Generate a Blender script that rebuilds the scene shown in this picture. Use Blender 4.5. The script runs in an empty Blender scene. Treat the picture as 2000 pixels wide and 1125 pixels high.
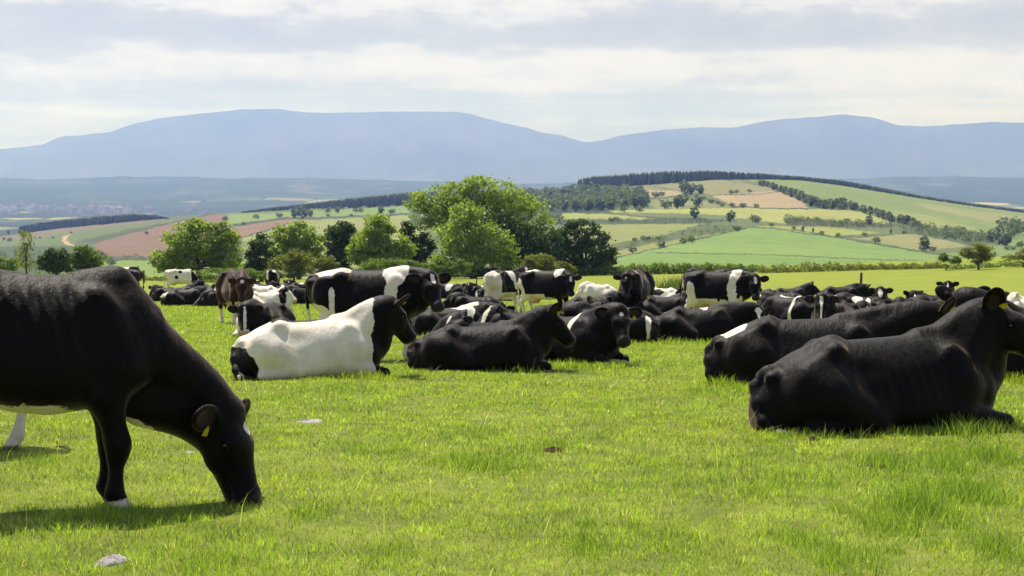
import bpy, math, random, time
import numpy as np
from mathutils import Vector, Matrix

random.seed(7)
RNG = np.random.default_rng(7)
S = bpy.context.scene
COL = S.collection
R = math.radians

# ------------------------------------------------------------------ camera
F = 2800.0                      # focal length in pixels of the 2000 px wide photograph
CX, CY, Y_T = 1000.0, 562.5, 335.0
CAMH = 1.4                      # eye height above the pasture
PITCH = math.atan((CY - Y_T) / F)
cam_d = bpy.data.cameras.new('camera')
cam_d.sensor_width = 36.0
cam_d.lens = F / 2000.0 * 36.0
cam_d.clip_start = 0.05
cam_d.clip_end = 60000
cam = bpy.data.objects.new('camera', cam_d)
COL.objects.link(cam)
cam.location = (0, 0, CAMH)
cam.rotation_euler = (math.pi / 2 - PITCH, 0, 0)
S.camera = cam


def ray(px, py):
    """(x per metre of Y, z per metre of Y) of the view ray through a photo pixel; numpy friendly"""
    cx = (px - CX) / F
    cy = (CY - py) / F
    yy = math.cos(PITCH) + cy * math.sin(PITCH)
    zz = -math.sin(PITCH) + cy * math.cos(PITCH)
    return cx / yy, zz / yy


def at(px, py, Y):
    u, w = ray(px, py)
    return (u * Y, Y, CAMH + w * Y)


M_SL = -ray(CX, 528.0)[1]       # downhill slope of the pasture
_HP = np.array([-900, -300, 0, 300, 500, 700, 900, 1100, 1200, 1500, 1700, 1850, 2000, 2300, 2900], float)
_HY = np.array([535, 538, 541, 543, 546, 543, 541, 538, 536, 528, 521, 517, 509, 496, 470], float)
FAR_Y = 150.0


def ground(X, Y):
    """height of the pasture at X, Y (numpy friendly)"""
    X = np.asarray(X, float)
    Y = np.asarray(Y, float)
    z = -M_SL * Y
    u = X / np.maximum(Y, 30.0)
    hy = np.interp(CX + u * F, _HP, _HY)
    w = ray(CX, hy)[1]
    lift150 = (CAMH + w * FAR_Y) + M_SL * FAR_Y
    t = np.clip((Y - 50.0) / (FAR_Y - 50.0), 0, 1.35)
    z = z + lift150 * t * t
    z = z - np.where(Y > 165, (Y - 165) * 0.22, 0)
    z = z + 0.02 * np.sin(X * 0.9 + Y * 0.37) * np.sin(Y * 0.61 - X * 0.21) + 0.015 * np.sin(X * 2.3 + 1.0) * np.sin(Y * 1.9)
    return z


def gpoint(px, py):
    """point where the ray through a photo pixel meets the pasture"""
    u, w = ray(px, py)
    lo, hi = 2.0, 160.0
    for Y in np.linspace(2, 160, 1200):
        if CAMH + w * Y < float(ground(u * Y, Y)):
            hi = Y
            break
        lo = Y
    for _ in range(30):
        m = 0.5 * (lo + hi)
        if CAMH + w * m < float(ground(u * m, m)):
            hi = m
        else:
            lo = m
    return u * hi, hi, float(ground(u * hi, hi))


# ------------------------------------------------------------------ helpers
def tag(o, label=None, cat=None, group=None, kind=None):
    if label:
        o['label'] = label
    if cat:
        o['category'] = cat
    if group:
        o['group'] = group
    if kind:
        o['kind'] = kind
    return o


def mesh_np(name, verts, faces, mats=(), smooth=True, attrs=None, face_mat=None):
    """mesh from numpy arrays; faces (n,3) or (n,4), or a list of such arrays"""
    me = bpy.data.meshes.new(name)
    verts = np.asarray(verts, np.float32)
    if not isinstance(faces, list):
        faces = [faces]
    faces = [np.asarray(f, np.int32) for f in faces if len(f)]
    nl = sum(f.size for f in faces)
    npoly = sum(len(f) for f in faces)
    me.vertices.add(len(verts))
    me.vertices.foreach_set('co', verts.ravel())
    me.loops.add(nl)
    me.loops.foreach_set('vertex_index', np.concatenate([f.ravel() for f in faces]))
    tot = np.concatenate([np.full(len(f), f.shape[1], np.int32) for f in faces])
    st = np.concatenate([[0], np.cumsum(tot)[:-1]]).astype(np.int32)
    me.polygons.add(npoly)
    me.polygons.foreach_set('loop_start', st)
    me.polygons.foreach_set('loop_total', tot)
    if smooth:
        me.polygons.foreach_set('use_smooth', np.ones(npoly, bool))
    if face_mat is not None:
        me.polygons.foreach_set('material_index', np.asarray(face_mat, np.int32))
    for k, v in (attrs or {}).items():
        v = np.asarray(v, np.float32)
        if v.ndim == 1:
            a = me.attributes.new(k, 'FLOAT', 'POINT')
            a.data.foreach_set('value', v)
        else:
            a = me.attributes.new(k, 'FLOAT_COLOR', 'POINT')
            if v.shape[1] == 3:
                v = np.concatenate([v, np.ones((len(v), 1), np.float32)], 1)
            a.data.foreach_set('color', v.ravel())
    for m in mats:
        me.materials.append(m)
    me.update(calc_edges=True)
    me.validate()
    return me


def link(name, me, parent=None):
    o = bpy.data.objects.new(name, me)
    COL.objects.link(o)
    if parent is not None:
        o.parent = parent
    return o


def grid_faces(nr, nc):
    i = np.arange(nr * nc).reshape(nr, nc)
    return np.stack([i[:-1, :-1], i[:-1, 1:], i[1:, 1:], i[1:, :-1]], -1).reshape(-1, 4)


class Nodes:
    def __init__(s, name):
        s.m = bpy.data.materials.new(name)
        s.m.use_nodes = True
        s.t = s.m.node_tree
        s.t.nodes.clear()
        s.out = s.t.nodes.new('ShaderNodeOutputMaterial')

    def n(s, typ, **kw):
        nd = s.t.nodes.new(typ)
        for k, v in kw.items():
            if k.startswith('i_'):
                key = k[2:].replace('_', ' ')
                nd.inputs[key].default_value = v
            else:
                setattr(nd, k, v)
        return nd

    def l(s, a, b):
        s.t.links.new(a, b)

    def math(s, op, a, b=None, c=None, clamp=False):
        nd = s.t.nodes.new('ShaderNodeMath')
        nd.operation = op
        nd.use_clamp = clamp
        for k, v in enumerate((a, b, c)):
            if v is None:
                continue
            if isinstance(v, (int, float)):
                nd.inputs[k].default_value = v
            else:
                s.l(v, nd.inputs[k])
        return nd.outputs[0]

    def mix(s, fac, a, b, mode='MIX'):
        nd = s.t.nodes.new('ShaderNodeMix')
        nd.data_type = 'RGBA'
        nd.blend_type = mode
        for sock, v in ((nd.inputs[0], fac), (nd.inputs[6], a), (nd.inputs[7], b)):
            if isinstance(v, (int, float)):
                sock.default_value = v
            elif isinstance(v, tuple):
                sock.default_value = v if len(v) == 4 else v + (1,)
            else:
                s.l(v, sock)
        return nd.outputs[2]

    def noise(s, vec, scale, detail=4, rough=0.5, dist=0.0):
        nd = s.t.nodes.new('ShaderNodeTexNoise')
        nd.inputs['Scale'].default_value = scale
        nd.inputs['Detail'].default_value = detail
        nd.inputs['Roughness'].default_value = rough
        nd.inputs['Distortion'].default_value = dist
        if vec is not None:
            s.l(vec, nd.inputs['Vector'])
        return nd.outputs['Fac']

    def ramp(s, fac, stops, interp='LINEAR'):
        nd = s.t.nodes.new('ShaderNodeValToRGB')
        cr = nd.color_ramp
        cr.interpolation = interp
        while len(cr.elements) < len(stops):
            cr.elements.new(0.5)
        for e, (p, c) in zip(cr.elements, stops):
            e.position = p
            e.color = (c, c, c, 1) if isinstance(c, (int, float)) else (tuple(c) + (1,))[:4]
        s.l(fac, nd.inputs[0])
        return nd.outputs[0]

    def mapping(s, vec, scale=(1, 1, 1), rot=(0, 0, 0), loc=(0, 0, 0)):
        nd = s.t.nodes.new('ShaderNodeMapping')
        nd.inputs['Scale'].default_value = scale
        nd.inputs['Rotation'].default_value = rot
        nd.inputs['Location'].default_value = loc
        s.l(vec, nd.inputs['Vector'])
        return nd.outputs[0]

    def pos(s):
        return s.t.nodes.new('ShaderNodeNewGeometry').outputs['Position']

    def obj(s):
        return s.t.nodes.new('ShaderNodeTexCoord').outputs['Object']

    def attr(s, name, which='Color'):
        nd = s.t.nodes.new('ShaderNodeAttribute')
        nd.attribute_name = name
        return nd.outputs[which]

    def principled(s, base, rough=0.6, spec=0.3, normal=None, **kw):
        nd = s.t.nodes.new('ShaderNodeBsdfPrincipled')
        for sock, v in (('Base Color', base), ('Roughness', rough), ('Specular IOR Level', spec)):
            if isinstance(v, (int, float)):
                nd.inputs[sock].default_value = v
            elif isinstance(v, tuple):
                nd.inputs[sock].default_value = v if len(v) == 4 else v + (1,)
            else:
                s.l(v, nd.inputs[sock])
        for k, v in kw.items():
            nd.inputs[k.replace('_', ' ')].default_value = v
        if normal is not None:
            s.l(normal, nd.inputs['Normal'])
        return nd.outputs[0]

    def bump(s, h, strength=0.3, dist=0.02):
        nd = s.t.nodes.new('ShaderNodeBump')
        nd.inputs['Strength'].default_value = strength
        nd.inputs['Distance'].default_value = dist
        s.l(h, nd.inputs['Height'])
        return nd.outputs[0]

    def done(s, surf, disp=None):
        s.l(surf, s.out.inputs['Surface'])
        return s.m


def plain(name, col, rough=0.6, spec=0.3, var=0.25, scale=8.0, bump=0.0):
    """a plain procedural material with some mottling"""
    N = Nodes(name)
    f = N.noise(N.obj(), scale, 5, 0.6)
    a = tuple(c * (1 - var) for c in col)
    b = tuple(min(1, c * (1 + var)) for c in col)
    c = N.mix(f, a, b)
    nb = N.bump(f, bump, 0.02) if bump else None
    return N.done(N.principled(c, rough, spec, nb))


# ------------------------------------------------------------------ render settings, sun, sky
S.render.engine = 'CYCLES'
S.cycles.use_denoising = True
S.cycles.max_bounces = 6
S.cycles.diffuse_bounces = 2
S.cycles.glossy_bounces = 2
S.cycles.transmission_bounces = 3
S.cycles.transparent_max_bounces = 6
S.cycles.volume_bounces = 0
S.cycles.caustics_reflective = False
S.cycles.caustics_refractive = False
S.view_settings.view_transform = 'Standard'
S.view_settings.look = 'None'
S.view_settings.gamma = 1.0
S.view_settings.exposure = 0.66
S.view_settings.use_curve_mapping = False

SUN_EL, SUN_AZ = R(60), R(-26)      # azimuth from +Y (away from the camera), negative = towards -X
sdir = Vector((math.sin(SUN_AZ) * math.cos(SUN_EL), math.cos(SUN_AZ) * math.cos(SUN_EL), math.sin(SUN_EL)))
sl = bpy.data.lights.new('sun', 'SUN')
sl.energy = 4.3
sl.angle = R(0.55)
sl.color = (1.0, 0.95, 0.87)
so = bpy.data.objects.new('sun', sl)
COL.objects.link(so)
so.rotation_euler = sdir.to_track_quat('Z', 'Y').to_euler()

W = bpy.data.worlds.new('World')
S.world = W
W.use_nodes = True
wt = W.node_tree
wt.nodes.clear()


class WN(Nodes):
    def __init__(s, tree):
        s.t = tree


w = WN(wt)
wout = wt.nodes.new('ShaderNodeOutputWorld')
sky = w.n('ShaderNodeTexSky', sky_type='NISHITA')
sky.sun_disc = False
sky.sun_elevation = SUN_EL
sky.sun_rotation = SUN_AZ
sky.altitude = 150
sky.air_density = 1.0
sky.dust_density = 1.2
sky.ozone_density = 1.0
skyc = w.mix(1.0, sky.outputs[0], (0.095, 0.095, 0.095), 'MULTIPLY')
gen = w.n('ShaderNodeTexCoord').outputs['Generated']
sep = w.n('ShaderNodeSeparateXYZ')
w.l(gen, sep.inputs[0])
hyp = w.math('SQRT', w.math('ADD', w.math('MULTIPLY', sep.outputs[0], sep.outputs[0]), w.math('MULTIPLY', sep.outputs[1], sep.outputs[1])))
elev = w.math('ARCTAN2', sep.outputs[2], hyp)                       # radians above the horizon
azim = w.math('ARCTAN2', sep.outputs[0], sep.outputs[1])
cmb = w.n('ShaderNodeCombineXYZ')
w.l(azim, cmb.inputs[0])
w.l(elev, cmb.inputs[1])
cv = cmb.outputs[0]
# layered cloud sheets seen edge-on near the horizon, puffs above
jit = w.noise(w.mapping(cv, (7, 24, 1)), 1.0, 6, 0.6)
jit2 = w.noise(w.mapping(cv, (24, 62, 1), loc=(3, 1, 0)), 1.0, 9, 0.66)
big = w.noise(w.mapping(cv, (3.4, 17, 1), loc=(7.3, 2.6, 0)), 1.0, 5, 0.55)
elj = w.math('ADD', elev, w.math('MULTIPLY', w.math('SUBTRACT', jit, 0.5), 0.05))
elj = w.math('ADD', elj, w.math('MULTIPLY', w.math('SUBTRACT', jit2, 0.5), 0.016))
band = w.ramp(w.math('MULTIPLY', elj, 5.0, clamp=True), [
    (0.0, .60), (0.06, .66), (0.13, .60), (0.21, .52), (0.27, .60), (0.315, .76), (0.385, .82), (0.43, .36), (0.475, .27), (0.53, .42),
    (0.58, .70), (0.70, .78), (0.78, .45), (0.9, .7), (1.0, .5)])
dens = w.math('ADD', band, w.math('MULTIPLY', w.math('SUBTRACT', big, 0.5), 1.5))
dens = w.math('ADD', dens, w.math('MULTIPLY', w.math('SUBTRACT', jit2, 0.5), 0.95), clamp=True)
stream = w.noise(w.mapping(cv, (6, 110, 1), loc=(1, 5, 0)), 1.0, 4, 0.5)
lowm = w.ramp(elev, [(0.045, 1.0), (0.072, 0.0)])
dens = w.math('ADD', dens, w.math('MULTIPLY', w.math('MULTIPLY', w.math('SUBTRACT', stream, 0.52), 1.6), lowm), clamp=True)
cl_hi = w.ramp(dens, [(0.0, (.52, .55, .56)), (0.30, (.59, .62, .63)), (0.50, (.69, .715, .735)), (0.62, (.83, .845, .875)), (0.80, (.935, .94, .955)), (1.0, (.985, .985, .99))])
cl_lo = w.ramp(dens, [(0.0, (.50, .585, .72)), (0.35, (.59, .67, .79)), (0.58, (.73, .785, .87)), (0.75, (.87, .90, .955)), (1.0, (.95, .96, .99))])
cloud = w.mix(lowm, cl_hi, cl_lo)
cloudk = w.mix(1.0, cloud, (.60, .585, .56), 'MULTIPLY')
brk = w.noise(w.mapping(gen, (2.2, 2.2, 3.0)), 1.6, 5, 0.55)
up = w.ramp(elev, [(0.16, 0.0), (0.5, 1.0)])
cover = w.math('SUBTRACT', 1.0, w.math('MULTIPLY', up, w.ramp(brk, [(0.42, 1.0), (0.62, 0.5)])))
# unseen cloud behind the viewer, thinned in the sky colour to set the fill light
north = w.ramp(w.math('MULTIPLY', w.math('ABSOLUTE', azim), 1 / math.pi), [(0.25, 1.0), (0.6, 0.85)])
cover = w.math('MULTIPLY', cover, north)
allc = w.mix(cover, skyc, cloudk)
bgn = w.n('ShaderNodeBackground')
w.l(allc, bgn.inputs[0])
bgn.inputs[1].default_value = 1.0
w.l(bgn.outputs[0], wout.inputs[0])
W.cycles.sampling_method = 'MANUAL'
W.cycles.sample_map_resolution = 512
# ------------------------------------------------------------------ the setting
XS = np.unique(np.concatenate([np.linspace(-130, -20, 45), np.linspace(-20, 20, 101), np.linspace(20, 130, 45)]))
YS = np.unique(np.concatenate([np.linspace(-25, 3, 15), np.linspace(3, 40, 120), np.linspace(40, 180, 90)]))
gx, gy = np.meshgrid(XS, YS)
gz = ground(gx, gy)
pm = Nodes('pasture_turf')
P_ = pm.pos()
n1 = pm.noise(P_, 0.35, 5, 0.6)
n2 = pm.noise(P_, 2.2, 6, 0.65)
n3 = pm.noise(P_, 24.0, 4, 0.7)
n4 = pm.noise(pm.mapping(P_, (1, 0.35, 1)), 0.05, 4, 0.55)
c = pm.mix(pm.ramp(n1, [(0.35, 0), (0.65, 1)]), (0.185, 0.226, 0.016), (0.245, 0.272, 0.026))
c = pm.mix(pm.ramp(n2, [(0.45, 0), (0.75, 0.6)]), c, (0.270, 0.285, 0.034))
c = pm.mix(pm.ramp(n4, [(0.4, 0), (0.7, 0.7)]), c, (0.255, 0.282, 0.022))
c = pm.mix(pm.ramp(n3, [(0.35, 0.45), (0.6, 0)]), c, (0.055, 0.085, 0.012))
sy_ = pm.n('ShaderNodeSeparateXYZ')
pm.l(P_, sy_.inputs[0])
dens_ = pm.ramp(pm.math('DIVIDE', sy_.outputs[1], 100.0), [(0.16, 1.0), (0.60, 0.0)])      # soil tone between the blades, plus shade at their base put into the colour
thatch_shade = pm.mix(pm.ramp(n2, [(0.35, 0), (0.65, 1)]), (0.098, 0.122, 0.022), (0.200, 0.232, 0.034))
c = pm.mix(pm.math('MULTIPLY', dens_, 0.9), c, thatch_shade)
pasture_mat = pm.done(pm.principled(c, 0.85, 0.12, pm.bump(n3, 0.5, 0.03)))
me = mesh_np('pasture', np.stack([gx, gy, gz], -1).reshape(-1, 3), grid_faces(len(YS), len(XS)), [pasture_mat])
tag(link('pasture', me), 'sunlit sloping green pasture the herd rests on', 'field', kind='structure')

# --- the far hillside with its patchwork of fields, one sheet from below the pasture up to the crest
CREST = np.array([(-500, 500), (-200, 478), (0, 463), (60, 453), (250, 429), (420, 417), (500, 413), (600, 404), (700, 397), (800, 391), (900, 386),
                  (1000, 382), (1130, 370), (1290, 358), (1400, 350), (1560, 350), (1700, 370), (1800, 386), (1900, 401), (2000, 415), (2200, 440), (2500, 470)], float)
HILL_D0, HILL_Y0 = 235.0, 566.0


def crest_y(px):
    # smoothed crest line
    px = np.asarray(px, float)
    return sum(np.interp(px + o, CREST[:, 0], CREST[:, 1]) for o in (-40, -20, 0, 20, 40)) / 5


def crest_d(px):
    return np.interp(px, [-500, 400, 900, 1400, 2000, 2500], [1750, 1700, 1500, 1350, 1500, 1700])


def hill_t(px, py):
    return (HILL_Y0 - py) / (HILL_Y0 - crest_y(px))


def hill_point(px, py):
    """point of the hillside seen at a photo pixel (numpy friendly)"""
    t = hill_t(px, py)
    d = HILL_D0 * (crest_d(px) / HILL_D0) ** t
    u, w_ = ray(np.asarray(px, float), np.asarray(py, float))
    return u * d, d, CAMH + w_ * d


FIELDS = [
    # left slope: heath, heather, strips
    ([(-300, 440), (250, 425), (420, 412), (300, 445), (190, 472), (120, 492), (-300, 520)], (.150, .165, .070)),
    ([(-300, 458), (250, 430), (330, 428), (200, 447), (60, 470), (-300, 490)], (.215, .175, .095)),
    ([(-300, 478), (60, 468), (130, 455), (330, 430), (380, 430), (180, 470), (60, 496), (-300, 510)], (.150, .190, .065)),
    ([(150, 470), (250, 448), (380, 425), (420, 416), (300, 452), (200, 482)], (.105, .125, .055)),
    ([(-300, 490), (180, 478), (200, 500), (200, 530), (-300, 545)], (.085, .120, .045)),
    ([(185, 476), (300, 443), (420, 417), (447, 418), (432, 430), (560, 424), (640, 430), (470, 466), (330, 503), (190, 503)], (.245, .150, .105)),
    ([(430, 442), (560, 425), (640, 430), (480, 462)], (.275, .170, .110)),
    ([(440, 432), (445, 418), (520, 417), (620, 410), (800, 400), (800, 416), (620, 424), (560, 424), (450, 441)], (.215, .290, .075)),
    ([(440, 442), (450, 438), (560, 424), (620, 424), (800, 416), (800, 419), (620, 428), (560, 428), (455, 443)], (.075, .095, .045)),
    ([(470, 464), (580, 432), (800, 419), (830, 440), (620, 458), (490, 487)], (.285, .300, .095)),
    ([(460, 487), (620, 458), (830, 440), (830, 520), (460, 530)], (.300, .315, .085)),
    ([(200, 500), (330, 503), (470, 480), (480, 506), (330, 509), (200, 509)], (.090, .125, .050)),
    ([(200, 508), (480, 506), (520, 545), (200, 545)], (.22, .30, .07)),
    # behind the big trees and along the foot of the right hill
    ([(800, 388), (1130, 368), (1250, 385), (1190, 415), (1080, 430), (800, 440)], (.075, .100, .045)),
    ([(1160, 372), (1290, 360), (1330, 365), (1240, 388), (1200, 385)], (.250, .240, .110)),
    ([(1450, 350), (1560, 345), (1700, 362), (1800, 380), (1900, 395), (2300, 440), (2300, 500), (2010, 472), (1900, 457), (1760, 425), (1690, 408), (1600, 387), (1540, 367)], (.230, .280, .085)),
    ([(1790, 396), (2050, 430), (2300, 470), (2300, 490), (2000, 449), (1810, 407)], (.320, .310, .120)),
    ([(1715, 409), (1810, 420), (1910, 447), (1860, 456), (1740, 420)], (.300, .320, .105)),
    ([(1280, 364), (1330, 351), (1410, 345), (1490, 362), (1535, 372), (1480, 378), (1390, 380), (1330, 374)], (.275, .255, .115)),
    ([(1388, 381), (1530, 372), (1560, 385), (1577, 406), (1500, 406), (1430, 401)], (.430, .315, .185)),
    ([(1215, 380), (1240, 372), (1330, 372), (1332, 381), (1240, 390)], (.430, .320, .180)),
    ([(1262, 393), (1330, 384), (1380, 390), (1432, 404), (1340, 409), (1280, 407)], (.255, .255, .100)),
    ([(1190, 411), (1300, 408), (1440, 406), (1580, 408), (1690, 412), (1745, 437), (1640, 439), (1540, 437), (1480, 431), (1400, 419), (1300, 416), (1200, 415)], (.380, .375, .115)),
    ([(1095, 416), (1190, 418), (1272, 425), (1262, 429), (1095, 427)], (.330, .340, .100)),
    ([(1070, 428), (1272, 429), (1340, 424), (1440, 431), (1340, 438), (1070, 438)], (.085, .110, .055)),
    ([(1100, 439), (1372, 437), (1310, 456), (1190, 477), (1100, 480)], (.275, .290, .095)),
    ([(1310, 456), (1372, 438), (1460, 440), (1420, 456), (1350, 471), (1260, 481), (1180, 494), (1180, 480)], (.130, .155, .065)),
    ([(1180, 496), (1262, 478), (1350, 463), (1420, 453), (1440, 460), (1310, 485), (1180, 505)], (.285, .280, .095)),
    ([(1170, 535), (1210, 502), (1320, 477), (1430, 452), (1470, 444), (1560, 451), (1700, 475), (1800, 492), (1880, 503), (1900, 540), (1170, 545)], (.220, .318, .088)),
    ([(1170, 520), (1270, 493), (1480, 497), (1720, 507), (1880, 512), (1900, 545), (1170, 550)], (.205, .305, .078)),
    ([(1475, 441), (1620, 443), (1720, 455), (1620, 461), (1540, 452)], (.330, .355, .100)),
    ([(1665, 464), (1780, 455), (1900, 465), (1880, 482), (1800, 490)], (.300, .285, .120)),
    ([(1530, 425), (1600, 428), (1740, 438), (1760, 444), (1640, 444), (1540, 440)], (.130, .110, .080)),
    ([(1740, 438), (1900, 452), (1960, 470), (1900, 480), (1780, 456)], (.110, .140, .060)),
    ([(1840, 497), (1960, 478), (2300, 470), (2300, 560), (1860, 545)], (.21, .27, .09)),
    ([(1960, 458), (2300, 452), (2300, 478), (1975, 481)], (.21, .28, .09)),
    ([(136, 457), (126, 460), (121, 466), (124, 474), (133, 479), (146, 481), (137, 475), (130, 470), (129, 465), (136, 461)], (.560, .360, .230)),
]
FIELD_EDGES = [  # dark hedge lines and tracks between fields
    ([(1270, 493), (1480, 497), (1720, 507), (1880, 512)], 0.9), ([(1200, 504), (1320, 477), (1430, 452), (1470, 443), (1560, 450), (1700, 475), (1800, 492), (1870, 502)], 1.4),
    ([(1540, 452), (1620, 462), (1680, 463), (1780, 455), (1900, 466), (1960, 478)], 1.1), ([(1190, 417), (1272, 425), (1440, 431)], 1.5),
    ([(1430, 402), (1500, 407), (1580, 408)], 1.3), ([(1280, 364), (1330, 374), (1390, 381), (1480, 379), (1530, 373)], 1.0), ([(1240, 390), (1330, 383)], 1.0),
    ([(1410, 350), (1480, 361), (1540, 368)], 1.0), ([(300, 443), (420, 417)], 1.3), ([(150, 476), (300, 445)], 1.6), ([(620, 426), (800, 419)], 1.5), ([(470, 465), (580, 432)], 1.5),
    ([(620, 410), (800, 401)], 1.2), ([(200, 508), (480, 506)], 1.4), ([(480, 487), (620, 458)], 1.0),
]


def in_poly(px, py, poly):
    ins = np.zeros(px.shape, bool)
    n = len(poly)
    for i in range(n):
        x0, y0 = poly[i]
        x1, y1 = poly[(i + 1) % n]
        cond = ((y0 > py) != (y1 > py))
        with np.errstate(divide='ignore', invalid='ignore'):
            xi = (x1 - x0) * (py - y0) / (y1 - y0 if y1 != y0 else 1e-9) + x0
        ins ^= cond & (px < xi)
    return ins


hp = np.concatenate([np.arange(-500, -30, 20.0), np.arange(-30, 2030, 1.8), np.arange(2030, 2500, 20.0)])
ht = np.concatenate([np.linspace(-0.06, 0.18, 20), np.linspace(0.18, 1.0, 165)[1:]])
PX, TT = np.meshgrid(hp, ht)
PY = HILL_Y0 + (crest_y(PX) - HILL_Y0) * TT
# ragged field edges
qx = PX + 2.0 * np.sin(PY * 0.9 + PX * 0.05) + 1.3 * np.sin(PX * 0.31 + PY * 1.7)
qy = PY + 0.5 * np.sin(PX * 0.13) + 0.35 * np.sin(PX * 0.37 + 1) + 0.2 * np.sin(PX * 0.9)
col = np.zeros(PX.shape + (3,)) + np.array([.125, .150, .060])
for poly, cc in FIELDS:
    m_ = in_poly(qx, qy, poly)
    col[m_] = np.array(cc) * .80
for line, wd in FIELD_EDGES:
    for (x0, y0), (x1, y1) in zip(line[:-1], line[1:]):
        dx, dy = x1 - x0, y1 - y0
        t_ = np.clip(((qx - x0) * dx + (qy - y0) * dy) / (dx * dx + dy * dy), 0, 1)
        dd = np.hypot(qx - x0 - t_ * dx, qy - y0 - t_ * dy)
        col[dd < wd * 0.8] = (.060, .080, .035)
hx, hd, hz = hill_point(PX, PY)
# behind the crest the ground falls away towards the valley
back = []
for k, (dd, fall) in enumerate([(1.04, 4), (1.15, 28), (1.4, 90), (1.7, 170)]):
    d_ = hd[-1] * dd
    back.append(np.stack([hx[-1] * dd, d_, hz[-1] - fall], -1))
V = np.concatenate([np.stack([hx, hd, hz], -1), np.stack(back)], 0)
Cc = np.concatenate([col, np.repeat(col[-1:], 4, 0)], 0)
hm = Nodes('hill_fields')
fc = hm.attr('field')
P_ = hm.pos()
n1 = hm.noise(P_, 0.012, 6, 0.6)
n2 = hm.noise(P_, 0.09, 5, 0.65)
n3 = hm.noise(hm.mapping(P_, (1, 0.25, 0.25), (0, 0, 0.5)), 0.16, 3, 0.5)
c = hm.mix(hm.ramp(n1, [(0.3, 0.55), (0.7, 0)]), fc, hm.mix(1.0, fc, (0.72, 0.80, 0.70), 'MULTIPLY'))
c = hm.mix(hm.ramp(n2, [(0.4, 0.5), (0.62, 0)]), c, hm.mix(1.0, c, (0.66, 0.72, 0.62), 'MULTIPLY'))
c = hm.mix(hm.ramp(n3, [(0.5, 0), (0.62, 0.25)]), c, hm.mix(1.0, c, (1.15, 1.06, 1.0), 'MULTIPLY'))
hill_mat = hm.done(hm.principled(c, 0.9, 0.1))
me = mesh_np('hill', V.reshape(-1, 3), grid_faces(V.shape[0], V.shape[1]), [hill_mat], attrs={'field': Cc.reshape(-1, 3)})
tag(link('hill', me), 'rolling hillside with a patchwork of green, tan and heather fields', 'hill', kind='structure')

# --- the valley: floor with town and fields, wooded ridge beyond it
vp = np.concatenate([np.arange(-900, -20, 20.0), np.arange(-20, 2021, 3.0), np.arange(2021, 2901, 20.0)])


def fbm1(x, seed, oct_=5, f0=1.0, g=0.5):
    r = np.random.default_rng(seed)
    out = np.zeros_like(x)
    a = 1.0
    for _ in range(oct_):
        ph, ph2 = r.uniform(0, 6.28, 2)
        out += a * (np.sin(x * f0 + ph) + 0.6 * np.sin(x * f0 * 1.71 + ph2))
        a *= g
        f0 *= 2.03
    return out


ridge_y = np.interp(vp, [-900, 0, 90, 240, 330, 480, 640, 840, 1000, 1200, 1600, 1690, 1760, 1900, 2000, 2900], [350, 349, 350, 345, 346, 348, 349, 354, 358, 358, 352, 348, 345, 346, 347, 350])
ridge_y = ridge_y + 0.7 * fbm1(vp, 5, 4, 0.02) - 1.3 * np.clip(fbm1(vp, 8, 4, 0.05), 0, 2) * (0.6 + 0.4 * np.sin(vp * 1.9) * np.sin(vp * .77))
vrow = [(1550, 505), (2300, 470), (3200, 436), (4000, 420), (4600, 409), (5100, 399), (5600, 388), (6200, 376), (6900, 362)]
vs, vys, vds = [], [], []
for k, (d_, y_) in enumerate(vrow):
    yy = y_ + 1.2 * fbm1(vp, 20 + k, 5, 0.011) * (0.5 + k / 9)
    u, w_ = ray(vp, yy)
    dd = d_ * (1 + 0.02 * fbm1(vp, 40 + k, 3, 0.008))
    vs.append(np.stack([u * dd, dd, CAMH + w_ * dd], -1))
    vys.append(yy)
    vds.append(dd)
u, w_ = ray(vp, ridge_y)
vs.append(np.stack([u * 7600, 7600 + 0 * u, CAMH + w_ * 7600], -1))
for dd, fall in ((7900, 12), (8300, 45), (9000, 75), (10500, 90), (12500, 95)):
    vs.append(np.stack([u * dd, dd + 0 * u, CAMH + w_ * 7600 - fall - 1.2 * 0], -1))
V = np.stack(vs)
# densify rows
rows = np.linspace(0, len(V) - 1, (len(V) - 1) * 6 + 1)
i0 = np.minimum(rows.astype(int), len(V) - 2)
fr = (rows - i0)[:, None, None]
V = V[i0] * (1 - fr) + V[i0 + 1] * fr
vm = Nodes('valley_fields')
P_ = vm.pos()
vo = vm.n('ShaderNodeTexVoronoi', feature='F1')
vo.inputs['Scale'].default_value = 0.0056
vo.inputs['Randomness'].default_value = 1.0
vm.l(vm.mapping(P_, (1, 0.62, 0.0), (0, 0, 0.3)), vo.inputs['Vector'])
sepc = vm.n('ShaderNodeSeparateColor')
vm.l(vo.outputs['Color'], sepc.inputs[0])
fcol = vm.ramp(sepc.outputs[0], [(0.0, (.04, .06, .025)), (0.38, (.05, .075, .03)), (0.42, (.12, .17, .05)), (0.66, (.17, .21, .07)), (0.70, (.36, .32, .13)), (0.86, (.42, .35, .16)), (0.9, (.08, .12, .04))], 'CONSTANT')
ve = vm.n('ShaderNodeTexVoronoi', feature='DISTANCE_TO_EDGE')
ve.inputs['Scale'].default_value = 0.0056
vm.l(vm.mapping(P_, (1, 0.62, 0.0), (0, 0, 0.3)), ve.inputs['Vector'])
fcol = vm.mix(vm.ramp(ve.outputs['Distance'], [(0.03, 0.9), (0.07, 0.0)]), fcol, (.04, .055, .03))
wood = vm.ramp(vm.noise(vm.mapping(P_, (1, 0.5, 0)), 0.0016, 5, 0.6), [(0.44, 0), (0.50, 1)])
sepp = vm.n('ShaderNodeSeparateXYZ')
vm.l(P_, sepp.inputs[0])
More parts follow.
